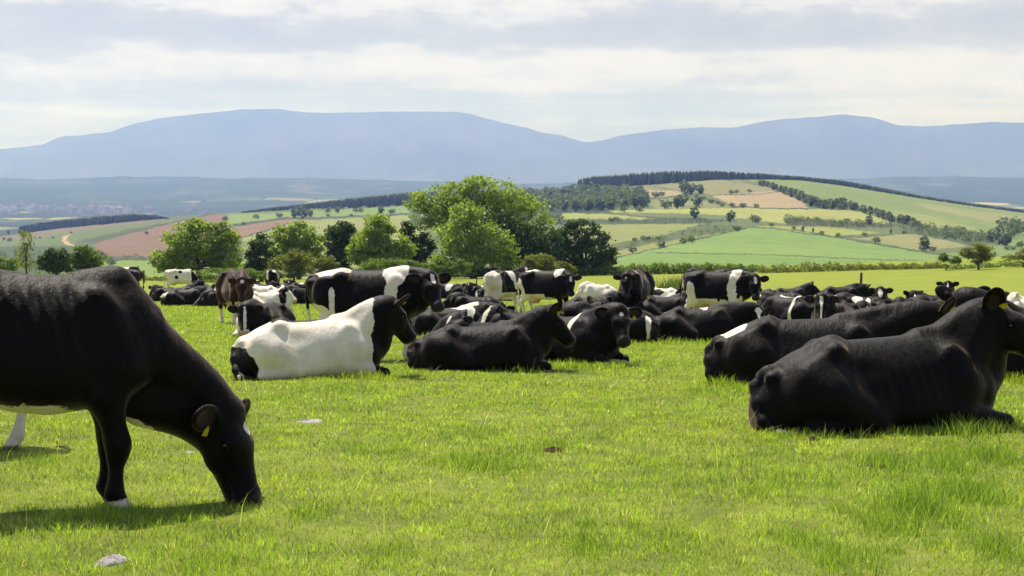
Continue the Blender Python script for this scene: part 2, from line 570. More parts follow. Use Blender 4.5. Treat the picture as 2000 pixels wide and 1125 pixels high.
up_ = vm.ramp(vm.math('DIVIDE', sepp.outputs[1], 10000.0), [(0.50, 0.0), (0.57, 0.75), (0.77, 0.9), (0.80, 0.25), (1.0, 0.3)])
wmask = vm.math('MAXIMUM', wood, up_)
fcol = vm.mix(wmask, fcol, (.045, .065, .030))
valley_mat = vm.done(vm.principled(fcol, 0.95, 0.05))
me = mesh_np('valley', V.reshape(-1, 3), grid_faces(V.shape[0], V.shape[1]), [valley_mat])
tag(link('valley', me), 'hazy blue valley with fields, woods and a long wooded ridge', 'valley', kind='structure')



def valley_point(px, py):
    ys = [float(np.interp(px, vp, a)) for a in vys]
    ds = [float(np.interp(px, vp, a)) for a in vds]
    for i in range(len(ys) - 1):
        if ys[i] >= py >= ys[i + 1]:
            f = (ys[i] - py) / (ys[i] - ys[i + 1])
            A = np.array(at(px, ys[i], ds[i]))
            B = np.array(at(px, ys[i + 1], ds[i + 1]))
            return A * (1 - f) + B * f
    return np.array(at(px, ys[0], ds[0]))


# --- mountains
MT = np.array([(-900, 330), (-300, 310), (-100, 298), (0, 291), (60, 286), (90, 280), (120, 266), (150, 265), (215, 258), (250, 245), (300, 233), (360, 225), (440, 217), (480, 213), (545, 213), (600, 220), (680, 220),
               (760, 218), (840, 218), (905, 219), (950, 232), (1030, 250), (1060, 259), (1100, 265), (1140, 278), (1165, 277), (1210, 265), (1290, 254), (1360, 249), (1440, 249), (1475, 240),
               (1530, 232), (1600, 228), (1640, 223), (1705, 229), (1750, 244), (1800, 247), (1850, 244), (1940, 238), (2000, 240), (2150, 245), (2400, 262), (2900, 300)], float)
mp = np.arange(-900, 2901, 5.0)
cy_ = sum(np.interp(mp + o, MT[:, 0], MT[:, 1]) for o in (-8, 0, 8)) / 3 + 0.28 * fbm1(mp, 3, 4, 0.09)
NT = 70
rows = []
rng = np.random.default_rng(11)
ph = rng.uniform(0, 6.28, 12)
for k in range(NT):
    t = k / (NT - 1)
    y_ = 376 + (cy_ - 376) * (t ** 1.1)
    spur = np.sin(mp * 0.021 + ph[0] + 6.0 * t) + 0.6 * np.sin(mp * 0.047 + ph[1] - 8 * t) + 0.35 * np.sin(mp * 0.11 + ph[2] + 11 * t) + 0.2 * np.sin(mp * 0.23 + ph[3])
    dd = 11200 + 3600 * t + 28 * spur * math.sin(math.pi * min(1, t * 1.02)) ** 0.8
    u, w_ = ray(mp, y_)
    rows.append(np.stack([u * dd, dd, CAMH + w_ * dd], -1))
for dd, fall in ((1.05, 40), (1.15, 300)):
    b = rows[NT - 1] * np.array([dd, dd, 1.0]) - np.array([0, 0, fall])
    rows.append(b)
V = np.stack(rows)
mm = Nodes('mountain_heath')
P_ = mm.pos()
sepp = mm.n('ShaderNodeSeparateXYZ')
mm.l(P_, sepp.inputs[0])
vo = mm.n('ShaderNodeTexVoronoi', feature='F1')
vo.inputs['Scale'].default_value = 0.0028
mm.l(mm.mapping(P_, (1, 0.5, 0)), vo.inputs['Vector'])
sepc = mm.n('ShaderNodeSeparateColor')
mm.l(vo.outputs['Color'], sepc.inputs[0])
fl = mm.ramp(sepc.outputs[1], [(0, (.06, .08, .045)), (0.45, (.085, .115, .055)), (0.75, (.115, .125, .075)), (0.87, (.08, .11, .05))], 'CONSTANT')
hz_ = mm.ramp(mm.math('DIVIDE', sepp.outputs[2], 500.0), [(-0.0, 0.0), (0.12, 0.35), (0.3, 1.0)])
nn = mm.noise(mm.mapping(P_, (1, .5, 1.6)), 0.0009, 8, 0.66)
heath = mm.ramp(nn, [(0.36, (.026, .032, .022)), (0.52, (.050, .052, .036)), (0.66, (.088, .084, .058))])
c = mm.mix(mm.math('ADD', mm.math('MULTIPLY', hz_, 0.55), 0.45), fl, heath)
mm_mat = mm.done(mm.principled(c, 0.95, 0.05))
me = mesh_np('mountains', V.reshape(-1, 3), grid_faces(V.shape[0], V.shape[1]), [mm_mat])
tag(link('mountains', me), 'long flat-topped blue mountain range on the horizon', 'mountains', kind='structure')

# --- the air
lo = (-11500.0, -60.0, -330.0)
hi = (11500.0, 17500.0, 760.0)
bv = [(x, y, z) for x in (lo[0], hi[0]) for y in (lo[1], hi[1]) for z in (lo[2], hi[2])]
bf = [(0, 1, 3, 2), (4, 6, 7, 5), (0, 4, 5, 1), (2, 3, 7, 6), (0, 2, 6, 4), (1, 5, 7, 3)]
hzm = Nodes('haze_air')
pv = hzm.n('ShaderNodeVolumePrincipled')
pv.inputs['Color'].default_value = (0.255, 0.400, 1.0, 1)
pv.inputs['Absorption Color'].default_value = (1, 1, 1, 1)
pv.inputs['Density'].default_value = 0.000140
pv.inputs['Anisotropy'].default_value = 0.35
hzm.l(pv.outputs[0], hzm.out.inputs['Volume'])
hzm.m.cycles.homogeneous_volume = True
me = mesh_np('haze', bv, np.array(bf), [hzm.m], smooth=False)
tag(link('haze', me), 'pale blue summer haze hanging over the valley', 'haze', kind='stuff')
# ------------------------------------------------------------------ cows: one continuous surface grown from blended volumes
def surface_nets(Fd, org, h):
    nx, ny, nz = Fd.shape
    Sg = Fd < 0
    c = np.zeros((nx - 1, ny - 1, nz - 1), np.int8)
    for dx in (0, 1):
        for dy in (0, 1):
            for dz in (0, 1):
                c += Sg[dx:nx - 1 + dx, dy:ny - 1 + dy, dz:nz - 1 + dz]
    act = (c > 0) & (c < 8)
    I, J, K = np.nonzero(act)
    idx = np.full(act.shape, -1, np.int32)
    idx[I, J, K] = np.arange(len(I))
    acc = np.zeros((len(I), 3))
    cnt = np.zeros(len(I))
    corners = [(a, b, d) for a in (0, 1) for b in (0, 1) for d in (0, 1)]
    for a in corners:
        for ax in range(3):
            if a[ax]:
                continue
            b = list(a)
            b[ax] = 1
            f0 = Fd[I + a[0], J + a[1], K + a[2]]
            f1 = Fd[I + b[0], J + b[1], K + b[2]]
            m = (f0 < 0) != (f1 < 0)
            t = np.where(m, f0 / np.where(m, f0 - f1, 1), 0)
            p = np.array(a, float)[None] + np.zeros((len(I), 1))
            p[:, ax] += t
            acc += p * m[:, None]
            cnt += m
    v = acc / np.maximum(cnt, 1)[:, None] + np.stack([I, J, K], 1)
    v = v * h + np.asarray(org)
    faces = []
    for ax in range(3):
        s0 = [slice(None)] * 3
        s1 = [slice(None)] * 3
        s0[ax] = slice(0, -1)
        s1[ax] = slice(1, None)
        ch = Sg[tuple(s0)] != Sg[tuple(s1)]
        o1, o2 = [a for a in range(3) if a != ax]
        P = np.argwhere(ch)
        P = P[(P[:, o1] > 0) & (P[:, o2] > 0) & (P[:, o1] < Fd.shape[o1] - 1) & (P[:, o2] < Fd.shape[o2] - 1)]
        q = []
        for d1, d2 in ((-1, -1), (0, -1), (0, 0), (-1, 0)):
            Q = P.copy()
            Q[:, o1] += d1
            Q[:, o2] += d2
            q.append(idx[Q[:, 0], Q[:, 1], Q[:, 2]])
        q = np.stack(q, 1)
        ins = Sg[P[:, 0], P[:, 1], P[:, 2]]
        flip = ins if ax != 1 else ~ins
        q[~flip] = q[~flip][:, ::-1]
        faces.append(q[(q >= 0).all(1)])
    return v, np.concatenate(faces)


class Field:
    def __init__(s, lo, hi, h):
        s.h = h
        s.lo = np.array(lo, float)
        n = np.ceil((np.array(hi) - s.lo) / h).astype(int) + 1
        s.n = n
        s.F = np.full(n, 1.0, np.float32)
        s.ax = [s.lo[i] + h * np.arange(n[i]) for i in range(3)]

    def box(s, lo, hi, pad):
        sl = []
        for i in range(3):
            a = max(0, int(math.floor((lo[i] - pad - s.lo[i]) / s.h)))
            b = min(s.n[i], int(math.ceil((hi[i] + pad - s.lo[i]) / s.h)) + 1)
            if b <= a:
                return None, None
            sl.append(slice(a, b))
        g = (s.ax[0][sl[0]][:, None, None], s.ax[1][sl[1]][None, :, None], s.ax[2][sl[2]][None, None, :])
        return tuple(sl), g

    def smin(s, sl, d, k):
        a = s.F[sl]
        hh = np.maximum(k - np.abs(a - d), 0) / k
        s.F[sl] = np.minimum(a, d) - hh * hh * k * 0.25

    def smax(s, sl, d, k):
        a = s.F[sl]
        hh = np.maximum(k - np.abs(a - d), 0) / k
        s.F[sl] = np.maximum(a, d) + hh * hh * k * 0.25

    def cone(s, a, b, ra, rb, k=0.04, cut=False):
        a = np.array(a, float)
        b = np.array(b, float)
        r = max(ra, rb)
        sl, g = s.box(np.minimum(a, b) - r, np.maximum(a, b) + r, k + 2 * s.h)
        if sl is None:
            return
        ab = b - a
        L2 = max(float(ab @ ab), 1e-9)
        px, py, pz = g[0] - a[0], g[1] - a[1], g[2] - a[2]
        t = np.clip((px * ab[0] + py * ab[1] + pz * ab[2]) / L2, 0, 1)
        d = np.sqrt((px - t * ab[0]) ** 2 + (py - t * ab[1]) ** 2 + (pz - t * ab[2]) ** 2) - (ra + t * (rb - ra))
        if cut:
            s.smax(sl, -d, k)
        else:
            s.smin(sl, d, k)

    def chain(s, pts, rad, k=0.04):
        for i in range(len(pts) - 1):
            s.cone(pts[i], pts[i + 1], rad[i], rad[i + 1], k)

    def ell(s, c, r, M=None, k=0.04, cut=False):
        """ellipsoid; columns of M are its axes"""
        c = np.array(c, float)
        r = np.array(r, float)
        M = np.eye(3) if M is None else np.array(M, float)
        ext = np.sqrt(((M * r[None]) ** 2).sum(1))
        sl, g = s.box(c - ext, c + ext, k + 2 * s.h)
        if sl is None:
            return
        p = [g[i] - c[i] for i in range(3)]
        q = [p[0] * M[0, j] + p[1] * M[1, j] + p[2] * M[2, j] for j in range(3)]
        k0 = np.sqrt((q[0] / r[0]) ** 2 + (q[1] / r[1]) ** 2 + (q[2] / r[2]) ** 2)
        k1 = np.sqrt((q[0] / r[0] ** 2) ** 2 + (q[1] / r[1] ** 2) ** 2 + (q[2] / r[2] ** 2) ** 2)
        d = k0 * (k0 - 1) / np.maximum(k1, 1e-6)
        if cut:
            s.smax(sl, -d, k)
        else:
            s.smin(sl, d, k)

    def barrel(s, st, T, k=0.05, ribs=0.0, pear=0.2, bend=0.0):
        """trunk lofted through stations (x, top, bottom, half width); T = 4x4 of the trunk frame in cow space"""
        st = np.array(st, float)
        xs = np.linspace(st[0, 0], st[-1, 0], 240)
        ker = np.exp(-np.linspace(-2, 2, 25) ** 2)
        ker /= ker.sum()
        tab = []
        for j in (1, 2, 3):
            y = np.interp(xs, st[:, 0], st[:, j])
            y = np.convolve(np.pad(y, 12, 'edge'), ker, 'valid')
            tab.append(y)
        pe = np.interp(xs, [st[0, 0], -0.3, 0.3, st[-1, 0]], [pear * 0.35, pear, pear * 1.05, pear * 1.3])
        Ti = np.linalg.inv(T)
        sl = (slice(None),) * 3
        g = (s.ax[0][:, None, None], s.ax[1][None, :, None], s.ax[2][None, None, :])
        q = [g[0] * Ti[i, 0] + g[1] * Ti[i, 1] + g[2] * Ti[i, 2] + Ti[i, 3] for i in range(3)]
        x = q[0]
        xc = np.clip(x, xs[0], xs[-1])
        zt = np.interp(xc, xs, tab[0])
        zb = np.interp(xc, xs, tab[1])
        w = np.interp(xc, xs, tab[2])
        pk = np.interp(xc, xs, pe)
        zc = 0.5 * (zt + zb)
        hz = 0.5 * (zt - zb)
        v = (q[2] - zc) / hz
        we = w * (1 - pk * np.clip(v, -1.2, 1.2))
        y = q[1] - bend * (x + 0.1) ** 2 * 0.5
        e = 2.35
        rr = (np.abs(y / we) ** e + np.abs(v) ** e) ** (1 / e)
        d = (rr - 1) * np.minimum(we, hz)
        dx = np.abs(x - xc)
        d = np.where(dx > 0, np.sqrt(np.maximum(d, 0) ** 2 + dx ** 2) + np.minimum(d, 0) * 0, d)
        if ribs:
            mk = np.clip((x + 0.48) / 0.12, 0, 1) * np.clip((0.42 - x) / 0.15, 0, 1) * np.clip((v + 0.35) / 0.3, 0, 1) * np.clip((0.86 - v) / 0.2, 0, 1)
            d = d - ribs * mk * np.sin((x + 0.10 * v) * 2 * math.pi / 0.098)
        s.smin(sl, d.astype(np.float32), k)


def rotz(a):
    c, s_ = math.cos(a), math.sin(a)
    return np.array([[c, -s_, 0], [s_, c, 0], [0, 0, 1.0]])


def roty(a):      # positive pitch = nose down for +X forward
    c, s_ = math.cos(a), math.sin(a)
    return np.array([[c, 0, s_], [0, 1, 0], [-s_, 0, c]])


def rotx(a):
    c, s_ = math.cos(a), math.sin(a)
    return np.array([[1, 0, 0], [0, c, -s_], [0, s_, c]])


def bez(a, b, c, d, n):
    t = np.linspace(0, 1, n)[:, None]
    return (1 - t) ** 3 * a + 3 * (1 - t) ** 2 * t * b + 3 * (1 - t) * t * t * c + t ** 3 * d


ST_STAND = [(-1.00, 1.24, 1.02, .075), (-0.92, 1.33, .86, .185), (-0.76, 1.39, .73, .25), (-0.5, 1.42, .62, .30), (-0.25, 1.405, .56, .345), (0.0, 1.395, .54, .36),
            (0.22, 1.40, .565, .33), (0.42, 1.42, .60, .275), (0.58, 1.37, .66, .205), (0.72, 1.18, .80, .11)]
ST_LIE = [(-0.98, .36, .06, .14), (-0.88, .53, .00, .25), (-0.72, .68, -.03, .32), (-0.48, .785, -.05, .375), (-0.22, .80, -.05, .41), (0.0, .815, -.05, .42), (0.22, .84, -.04, .395),
          (0.42, .875, -.02, .33), (0.58, .83, .03, .26), (0.74, .62, .13, .15)]


def build_cow(pose, h):
    """returns verts, faces, info(frames). Cow space: x forward, y to its left, z up, hooves / belly at z = 0."""
    P = dict(lie=False, neck=(0, 40), nlen=0.74, head=(0, 32), bend=0.0, ribs=0.0, roll=0, side=-1, poll=None, fl=(0, 0), hl=(0, 0), udder=1.0, tail=(0, 0), ears=0, legs='fold', hollow=1.0,
             dewlap=1.0, pitch=0.0, fat=1.0, len=1.0, flat=None, br=None, hs=1.10, thp=None, belly=0.0, earn=(.55, .34, .66), nk=1.0, nr=1.0)
    P.update(pose)
    lie = P['lie']
    if P['flat'] is None:
        P['flat'] = 0.84 if lie else 1.0

    def fx(x):
        return x if x > .45 else .45 + (x - .45) * P['len']
    # head and neck frames
    nb = np.array([.50, 0, .70 * P['flat']]) if lie else np.array([.50, 0, 1.20])
    nyaw, npit = R(P['neck'][0]), R(P['neck'][1])
    ndir = np.array([math.cos(nyaw) * math.cos(npit), math.sin(nyaw) * math.cos(npit), math.sin(npit)])
    poll = nb + ndir * P['nlen'] if P['poll'] is None else np.array(P['poll'], float)
    hyaw, hpit = R(P['head'][0]), R(P['head'][1])
    HM = rotz(hyaw) @ roty(hpit)                      # columns: forward, left, up of the head
    if len(P['head']) > 2:
        HM = HM @ rotx(R(P['head'][2]))
    tip = poll + HM @ np.array([.56, 0, -.1])
    pts = np.array([poll, tip, nb])
    lo = np.array([fx(-1.10) - .12, -0.78, -0.06])
    hi = np.array([0.86, 0.78, 1.5 if not lie else 1.0])
    if not lie:
        lo[1], hi[1] = -0.5, 0.5
    lo = np.minimum(lo, pts.min(0) - 0.3)
    hi = np.maximum(hi, pts.max(0) + 0.3)
    lo[2] = -0.06
    G = Field(lo, hi, h)
    T = np.eye(4)
    T[:3, :3] = rotx(R(P['roll'])) @ roty(R(P['pitch'])) @ np.diag([1, 1, P['flat']])
    st = [list(a) for a in (ST_LIE if lie else ST_STAND)]
    for a in st:
        a[3] *= P['fat']
        a[0] = fx(a[0])
        a[2] += P['belly']
    G.barrel(st, T, 0.05, P['ribs'], 0.24 if lie else 0.26, P['bend'])

    def tp(x, y, z):
        x = fx(x)
        return T[:3, :3] @ np.array([x, y + P['bend'] * (x + .1) ** 2 * .5, z])
    if not lie:
        # pelvis and spine
        for s in (-1, 1):
            G.cone(tp(-.44, s * .03, 1.36), tp(-.50, s * .215, 1.305), .055, .055, .07)
            G.cone(tp(-.50, s * .215, 1.305), tp(-.70, s * .20, 1.20), .05, .05, .09)
            G.ell(tp(-.95, s * .10, 1.235), (.06, .045, .05), k=0.07)
            G.ell(tp(-.72, s * .24, 1.12), (.17, .08, .20), k=0.10)          # rump muscle
            G.ell(tp(-.36, s * .40, 1.20), (.15, .10, .11), k=0.10, cut=True) if P['hollow'] else None
            G.ell(tp(.40, s * .215, 1.05), (.12, .075, .28), roty(R(-18)), k=0.09)   # shoulder blade
            G.ell(tp(.56, s * .17, .88), (.10, .08, .12), k=0.09)
        G.cone(tp(-.5, 0, 1.385), tp(-.95, 0, 1.31), .045, .04, .06)
        G.cone(tp(.25, 0, 1.35), tp(.47, 0, 1.375), .05, .05, .10)
        # legs
        for i, s in enumerate((-1, 1)):
            f = P['fl'][i]
            G.chain([(.47, s * .185, .84), (.40 + f * .3, s * .195, .70), (.47 + f * .8, s * .185, .42), (.475 + f * .9, s * .18, .36)], [.125, .098, .062, .060], .07)
            G.chain([(.475 + f * .9, s * .18, .40), (.465 + f, s * .18, .33), (.46 + f, s * .18, .17), (.455 + f, s * .18, .125)], [.060, .047, .042, .054], .03)
            G.chain([(.455 + f, s * .18, .125), (.49 + f, s * .18, .06)], [.050, .055], .03)
            for e in (-1, 1):
                G.cone((.49 + f, s * .18 + e * .026, .055), (.535 + f, s * .18 + e * .031, .022), .042, .030, .012)
            g_ = P['hl'][i]
            G.chain([(-.70, s * .185, 1.00), (-.58 + g_ * .2, s * .215, .80), (-.62 + g_ * .5, s * .20, .68), (-.83 + g_, s * .19, .50)], [.20, .15, .115, .058], .09)
            G.cone((-.62 + g_ * .3, s * .2, .82), (-.80 + g_, s * .185, .66), .13, .062, .08)
            G.chain([(-.86 + g_, s * .19, .53), (-.83 + g_, s * .19, .46), (-.79 + g_, s * .185, .33), (-.76 + g_, s * .18, .18), (-.75 + g_, s * .18, .125)], [.042, .056, .040, .040, .052], .03)
            G.cone((-.75 + g_, s * .18, .125), (-.71 + g_, s * .18, .06), .048, .054, .03)
            for e in (-1, 1):
                G.cone((-.71 + g_, s * .18 + e * .026, .055), (-.665 + g_, s * .18 + e * .031, .022), .042, .030, .012)
        if P['udder']:
            G.ell((-.50, 0, .60), (.21, .15 * P['udder'], .135 * P['udder']), k=0.09)
            for s in (-1, 1):
                for x in (-.40, -.57):
                    G.cone((x, s * .075, .51), (x, s * .08, .435), .022, .014, .02)
        # tail
        t0, t1 = P['tail']
        G.chain([(fx(-.93), 0, 1.31), (fx(-1.0), .0, 1.24), (-1.06 + t0 * .2, t1 * .2, 1.02), (-1.05 + t0 * .6, t1 * .6, .78), (-1.04 + t0, t1, .62)], [.045, .038, .026, .022, .022], .04)
        G.chain([(-1.04 + t0, t1, .62), (-1.045 + t0, t1, .50), (-1.035 + t0, t1, .36)], [.022, .046, .014], .03)
    else:
        sd = P['side']                                 # the side both hind feet show on
        for s in (-1, 1):
            G.cone(tp(-.42, s * .03, .755), tp(-.47, s * .225, .710), .055, .050, .10)
            G.cone(tp(-.47, s * .225, .710), tp(-.68, s * .25, .55), .050, .05, .12)
            G.ell(tp(-.88, s * .12, .50), (.06, .05, .05), k=0.07)
            G.ell(tp(-.28, s * .45, .62), (.17, .10, .10), k=0.12, cut=True)
            G.ell(tp(.40, s * .27, .50), (.12, .07, .25), roty(R(-20)), k=0.12)
            G.ell(tp(.60, s * .19, .36), (.13, .10, .16), k=0.09)
        G.cone(tp(-.5, 0, .765), tp(-.90, 0, .52), .042, .04, .06)
        G.cone(tp(.20, 0, .81), tp(.46, 0, .865), .055, .06, .10)
        # haunches: the shown side's thigh, stifle and folded shank; the other side tucked
        for s, o in ((sd, 1.0), (-sd, 0.0)):
            G.ell(tp(-.58, s * (.28 + .04 * o), .36), (.27, .15, .25), roty(R(25)), k=0.12)
            if not o:
                G.cone((fx(-.52), s * .33, .34), (fx(-.26), s * .38, .16), .15, .10, .14)
                G.cone((fx(-.26), s * .38, .12), (fx(-.66), s * .36, .07), .08, .06, .08)
                continue
            G.cone((fx(-.50), s * (.36 + .03 * o), .38), (fx(-.20), s * (.44 + .05 * o), .20), .15, .105, .10)
            G.cone((fx(-.20), s * (.44 + .05 * o), .18), (fx(-.62), s * (.46 + .06 * o), .09), .095, .060, .05)
            G.chain([(fx(-.62), s * (.46 + .06 * o), .09), (fx(-.40), s * (.50 + .08 * o), .055), (fx(-.22), s * (.50 + .10 * o), .05)], [.056, .042, .05], .03)
            G.cone((fx(-.22), s * (.50 + .1 * o), .05), (fx(-.13), s * (.49 + .1 * o), .035), .05, .034, .02)
        # fore legs folded with the knee forward (or one stretched out)
        for i, s in enumerate((-1, 1)):
            G.cone((.42, s * .26, .40), (.36, s * .30, .20), .14, .10, .09)
            if P['legs'] == 'out' and s == sd:
                G.cone((.36, s * .30, .19), (.74, s * .27, .12), .095, .062, .06)
                G.chain([(.74, s * .27, .12), (.92, s * .26, .07), (1.02, s * .26, .055)], [.060, .042, .050], .03)
                G.cone((1.02, s * .26, .055), (1.10, s * .26, .035), .050, .034, .02)
            else:
                G.cone((.36, s * .30, .18), (.80, s * .24, .085), .10, .068, .06)
                G.chain([(.80, s * .24, .08), (.62, s * .16, .055), (.52, s * .13, .05)], [.066, .042, .048], .03)
        t1 = P['tail'][1]
        fl_ = P['flat']
        rx = fx(-.98)
        G.chain([(fx(-.88), 0, .54 * fl_), (rx + .02, 0, .42 * fl_), (rx + .00, t1 * .3, .28), (rx + .02, t1 * .7, .14), (rx + .10, t1, .06)], [.045, .042, .036, .034, .034], .06)
        G.cone((rx + .08, t1, .06), (rx + .24, t1 * 1.25, .045), .034, .02, .03)
    # neck: nape, middle and throat lines
    back = HM @ np.array([-1.0, 0, 0])
    if lie:
        P['nr'] *= 1.13
    wz = tp(.40, 0, .79) if lie else tp(.40, 0, 1.31)
    br = tp(.69, 0, .40) if lie else tp(.60, 0, .86)
    if P['br'] is not None:
        br = np.array(P['br'], float)
    md = tp(.52, 0, .60) if lie else tp(.50, 0, 1.10)
    Lk = np.linalg.norm(poll - wz)
    nz = bez(wz, wz + ndir * Lk * .35, poll + back * Lk * .20 + np.array([0, 0, -.03]), poll + HM @ np.array([-.01, 0, -.105]), 8)
    jaw = poll + HM @ np.array([.10, 0, -.20])
    Lj = np.linalg.norm(jaw - br)
    tdir = ndir if P['thp'] is None else np.array([math.cos(R(P['thp'])), 0, math.sin(R(P['thp']))])
    th = bez(br, br + tdir * Lj * .35, jaw + back * Lj * .25, jaw, 8)
    mm_ = bez(md, md + ndir * Lk * .35, 0.5 * (poll + jaw) + back * Lk * .25, 0.5 * (poll + jaw), 8)
    G.chain(list(nz), list(np.linspace(.105, .070, 8) * P['nr']), .06 * P['nk'])
    G.chain(list(mm_), list(np.linspace(.205, .095, 8) * P['nr']), .08 * P['nk'])
    G.chain(list(th), list(np.linspace(.13, .075, 8) * P['nr']), .09 * P['nk'])
    if P['dewlap']:
        G.chain([th[0] + np.array([.02, 0, -.04]), th[2] + np.array([0, 0, -.045]), th[4]], [.06, .035, .03], .07)

    # head
    hs = P['hs']

    def H(x, y, z):
        return poll + HM @ (np.array([x, y, z]) * hs)

    class HG:
        @staticmethod
        def cone(a, b, ra, rb, k=.04, cut=False):
            G.cone(a, b, ra * hs, rb * hs, k, cut)

        @staticmethod
        def ell(c, r, M=None, k=.04, cut=False):
            G.ell(c, np.array(r) * hs, M, k, cut)
    HG.cone(H(.0, 0, -.075), H(.20, 0, -.075), .098, .094, .04)
    for s in (-1, 1):
        HG.cone(H(.02, s * .055, -.06), H(.17, s * .062, -.050), .066, .066, .04)
        HG.ell(H(.155, s * .098, -.055), (.050, .030, .034), HM, k=.03)                          # brow
        HG.ell(H(.17, s * .074, -.145), (.13, .050, .085), HM @ roty(R(14)), k=.05)                # cheek
    HG.cone(H(.18, 0, -.062), H(.43, 0, -.088), .086, .070, .05)
    HG.cone(H(.25, 0, -.14), H(.44, 0, -.145), .080, .062, .05)
    HG.cone(H(.10, 0, -.19), H(.42, 0, -.165), .070, .042, .06)
    HG.ell(H(.475, 0, -.100), (.062, .098, .080), HM, k=.045)                                    # muzzle
    HG.ell(H(.455, 0, -.168), (.055, .060, .040), HM, k=.03)                                     # lower lip
    HG.ell(H(-.012, 0, -.010), (.075, .085, .062), HM, k=.05)                                    # poll
    if h < 0.021:
        for s in (-1, 1):
            HG.ell(H(.165, s * .122, -.066), (.030, .016, .022), HM, k=.012, cut=True)           # eye socket
            HG.ell(H(.527, s * .050, -.088), (.022, .018, .016), HM, k=.012, cut=True)           # nostril
        HG.cone(H(.47, -.07, -.140), H(.47, .07, -.140), .008, .008, .014, cut=True)             # mouth
        HG.cone(H(.35, .066, -.142), H(.49, .066, -.142), .007, .007, .012, cut=True)
        HG.cone(H(.35, -.066, -.142), H(.49, -.066, -.142), .007, .007, .012, cut=True)
    ek = max(.02, h * 0.9)
    ears = {}
    for s in (-1, 1):
        up = R(P['ears'] if not isinstance(P['ears'], tuple) else P['ears'][0 if s < 0 else 1])
        ax = np.array([-.16, s * math.cos(up), math.sin(up)])
        ax /= np.linalg.norm(ax)
        fw = np.array([P['earn'][0], s * P['earn'][1], P['earn'][2]])
        fw -= ax * (fw @ ax)
        fw /= np.linalg.norm(fw)
        wd = np.cross(ax, fw)
        A = HM @ np.stack([ax, wd, fw], 1)
        c = H(*(np.array([.012, s * .095, -.070]) + ax * .125))
        HG.cone(H(.015, s * .075, -.06), c - A[:, 0] * .03, .040, .036, .035)
        HG.ell(c, (.128, .084, max(.022, h * .85)), A, k=.02)
        if h < 0.021:
            HG.ell(c + A[:, 2] * .022 + A[:, 0] * .012, (.092, .056, .022), A, k=.012, cut=True)
        ears[s] = (c, A)
    v, f = surface_nets(G.F, G.lo, h)
    return v, f, dict(poll=poll, HM=HM, ears=ears, lie=lie, hs=hs)


def coat_values(v, info, spec, lie):
    """signed distance (m) to the edge of white hair: > 0 is white"""
    c = np.full(len(v), 0.5 if spec.get('base') == 'white' else -0.5)
    hv = (v - info['poll']) @ info['HM'] / info['hs']
    hd_ = np.sqrt((hv ** 2).sum(1))
    for b in spec.get('blobs', []):
        kind, ctr, rad, sign = b
        q = (hv if kind == 'H' else v) - np.array(ctr)
        e = (1 - np.sqrt(((q / np.array(rad)) ** 2).sum(1))) * min(rad)
        e = e * float(np.clip(.10 / min(rad), 1, 6))
        c = np.maximum(c, e) if sign > 0 else np.minimum(c, -e)
    if 'sock' in spec and not lie:
        zs = spec['sock']
        zs = (zs, zs) if not isinstance(zs, tuple) else zs
        lim = np.where(v[:, 0] > 0, zs[0], zs[1])
        isleg = (np.abs(v[:, 1]) > 0.06) & (v[:, 2] < 0.72) & (hd_ > .66)
        c = np.where(isleg, np.maximum(c, lim - v[:, 2]), c)
    # bare skin: muzzle, udder, and hoof horn
    skin = np.clip((hv[:, 0] - .465) / .02, 0, 1) * np.clip((.12 - np.abs(hv[:, 1])) / .02, 0, 1) * np.clip((0.03 - hv[:, 2]) / .02, 0, 1) * np.clip((hv[:, 2] + .26) / .02, 0, 1) * (np.abs(hv[:, 0]) < .7)
    ud = np.zeros(len(v))
    hoof = np.zeros(len(v))
    if not lie:
        ud = np.clip((0.605 - v[:, 2]) / .03, 0, 1) * np.clip((0.27 - np.abs(v[:, 0] + .50)) / .03, 0, 1) * np.clip((.155 - np.abs(v[:, 1])) / .02, 0, 1) * (v[:, 2] > .40)
        hoof = np.clip((0.058 - v[:, 2]) / .012, 0, 1) * (hd_ > .62)
    ear = np.zeros(len(v))
    for s, (cc, A) in info['ears'].items():
        q = (v - cc) @ A
        ear = np.maximum(ear, np.clip(1 - np.sqrt((q[:, 0] / .10) ** 2 + (q[:, 1] / .055) ** 2 + ((q[:, 2] - .012) / .030) ** 2), 0, .25) * 4)
    return c, skin, ud, hoof, ear


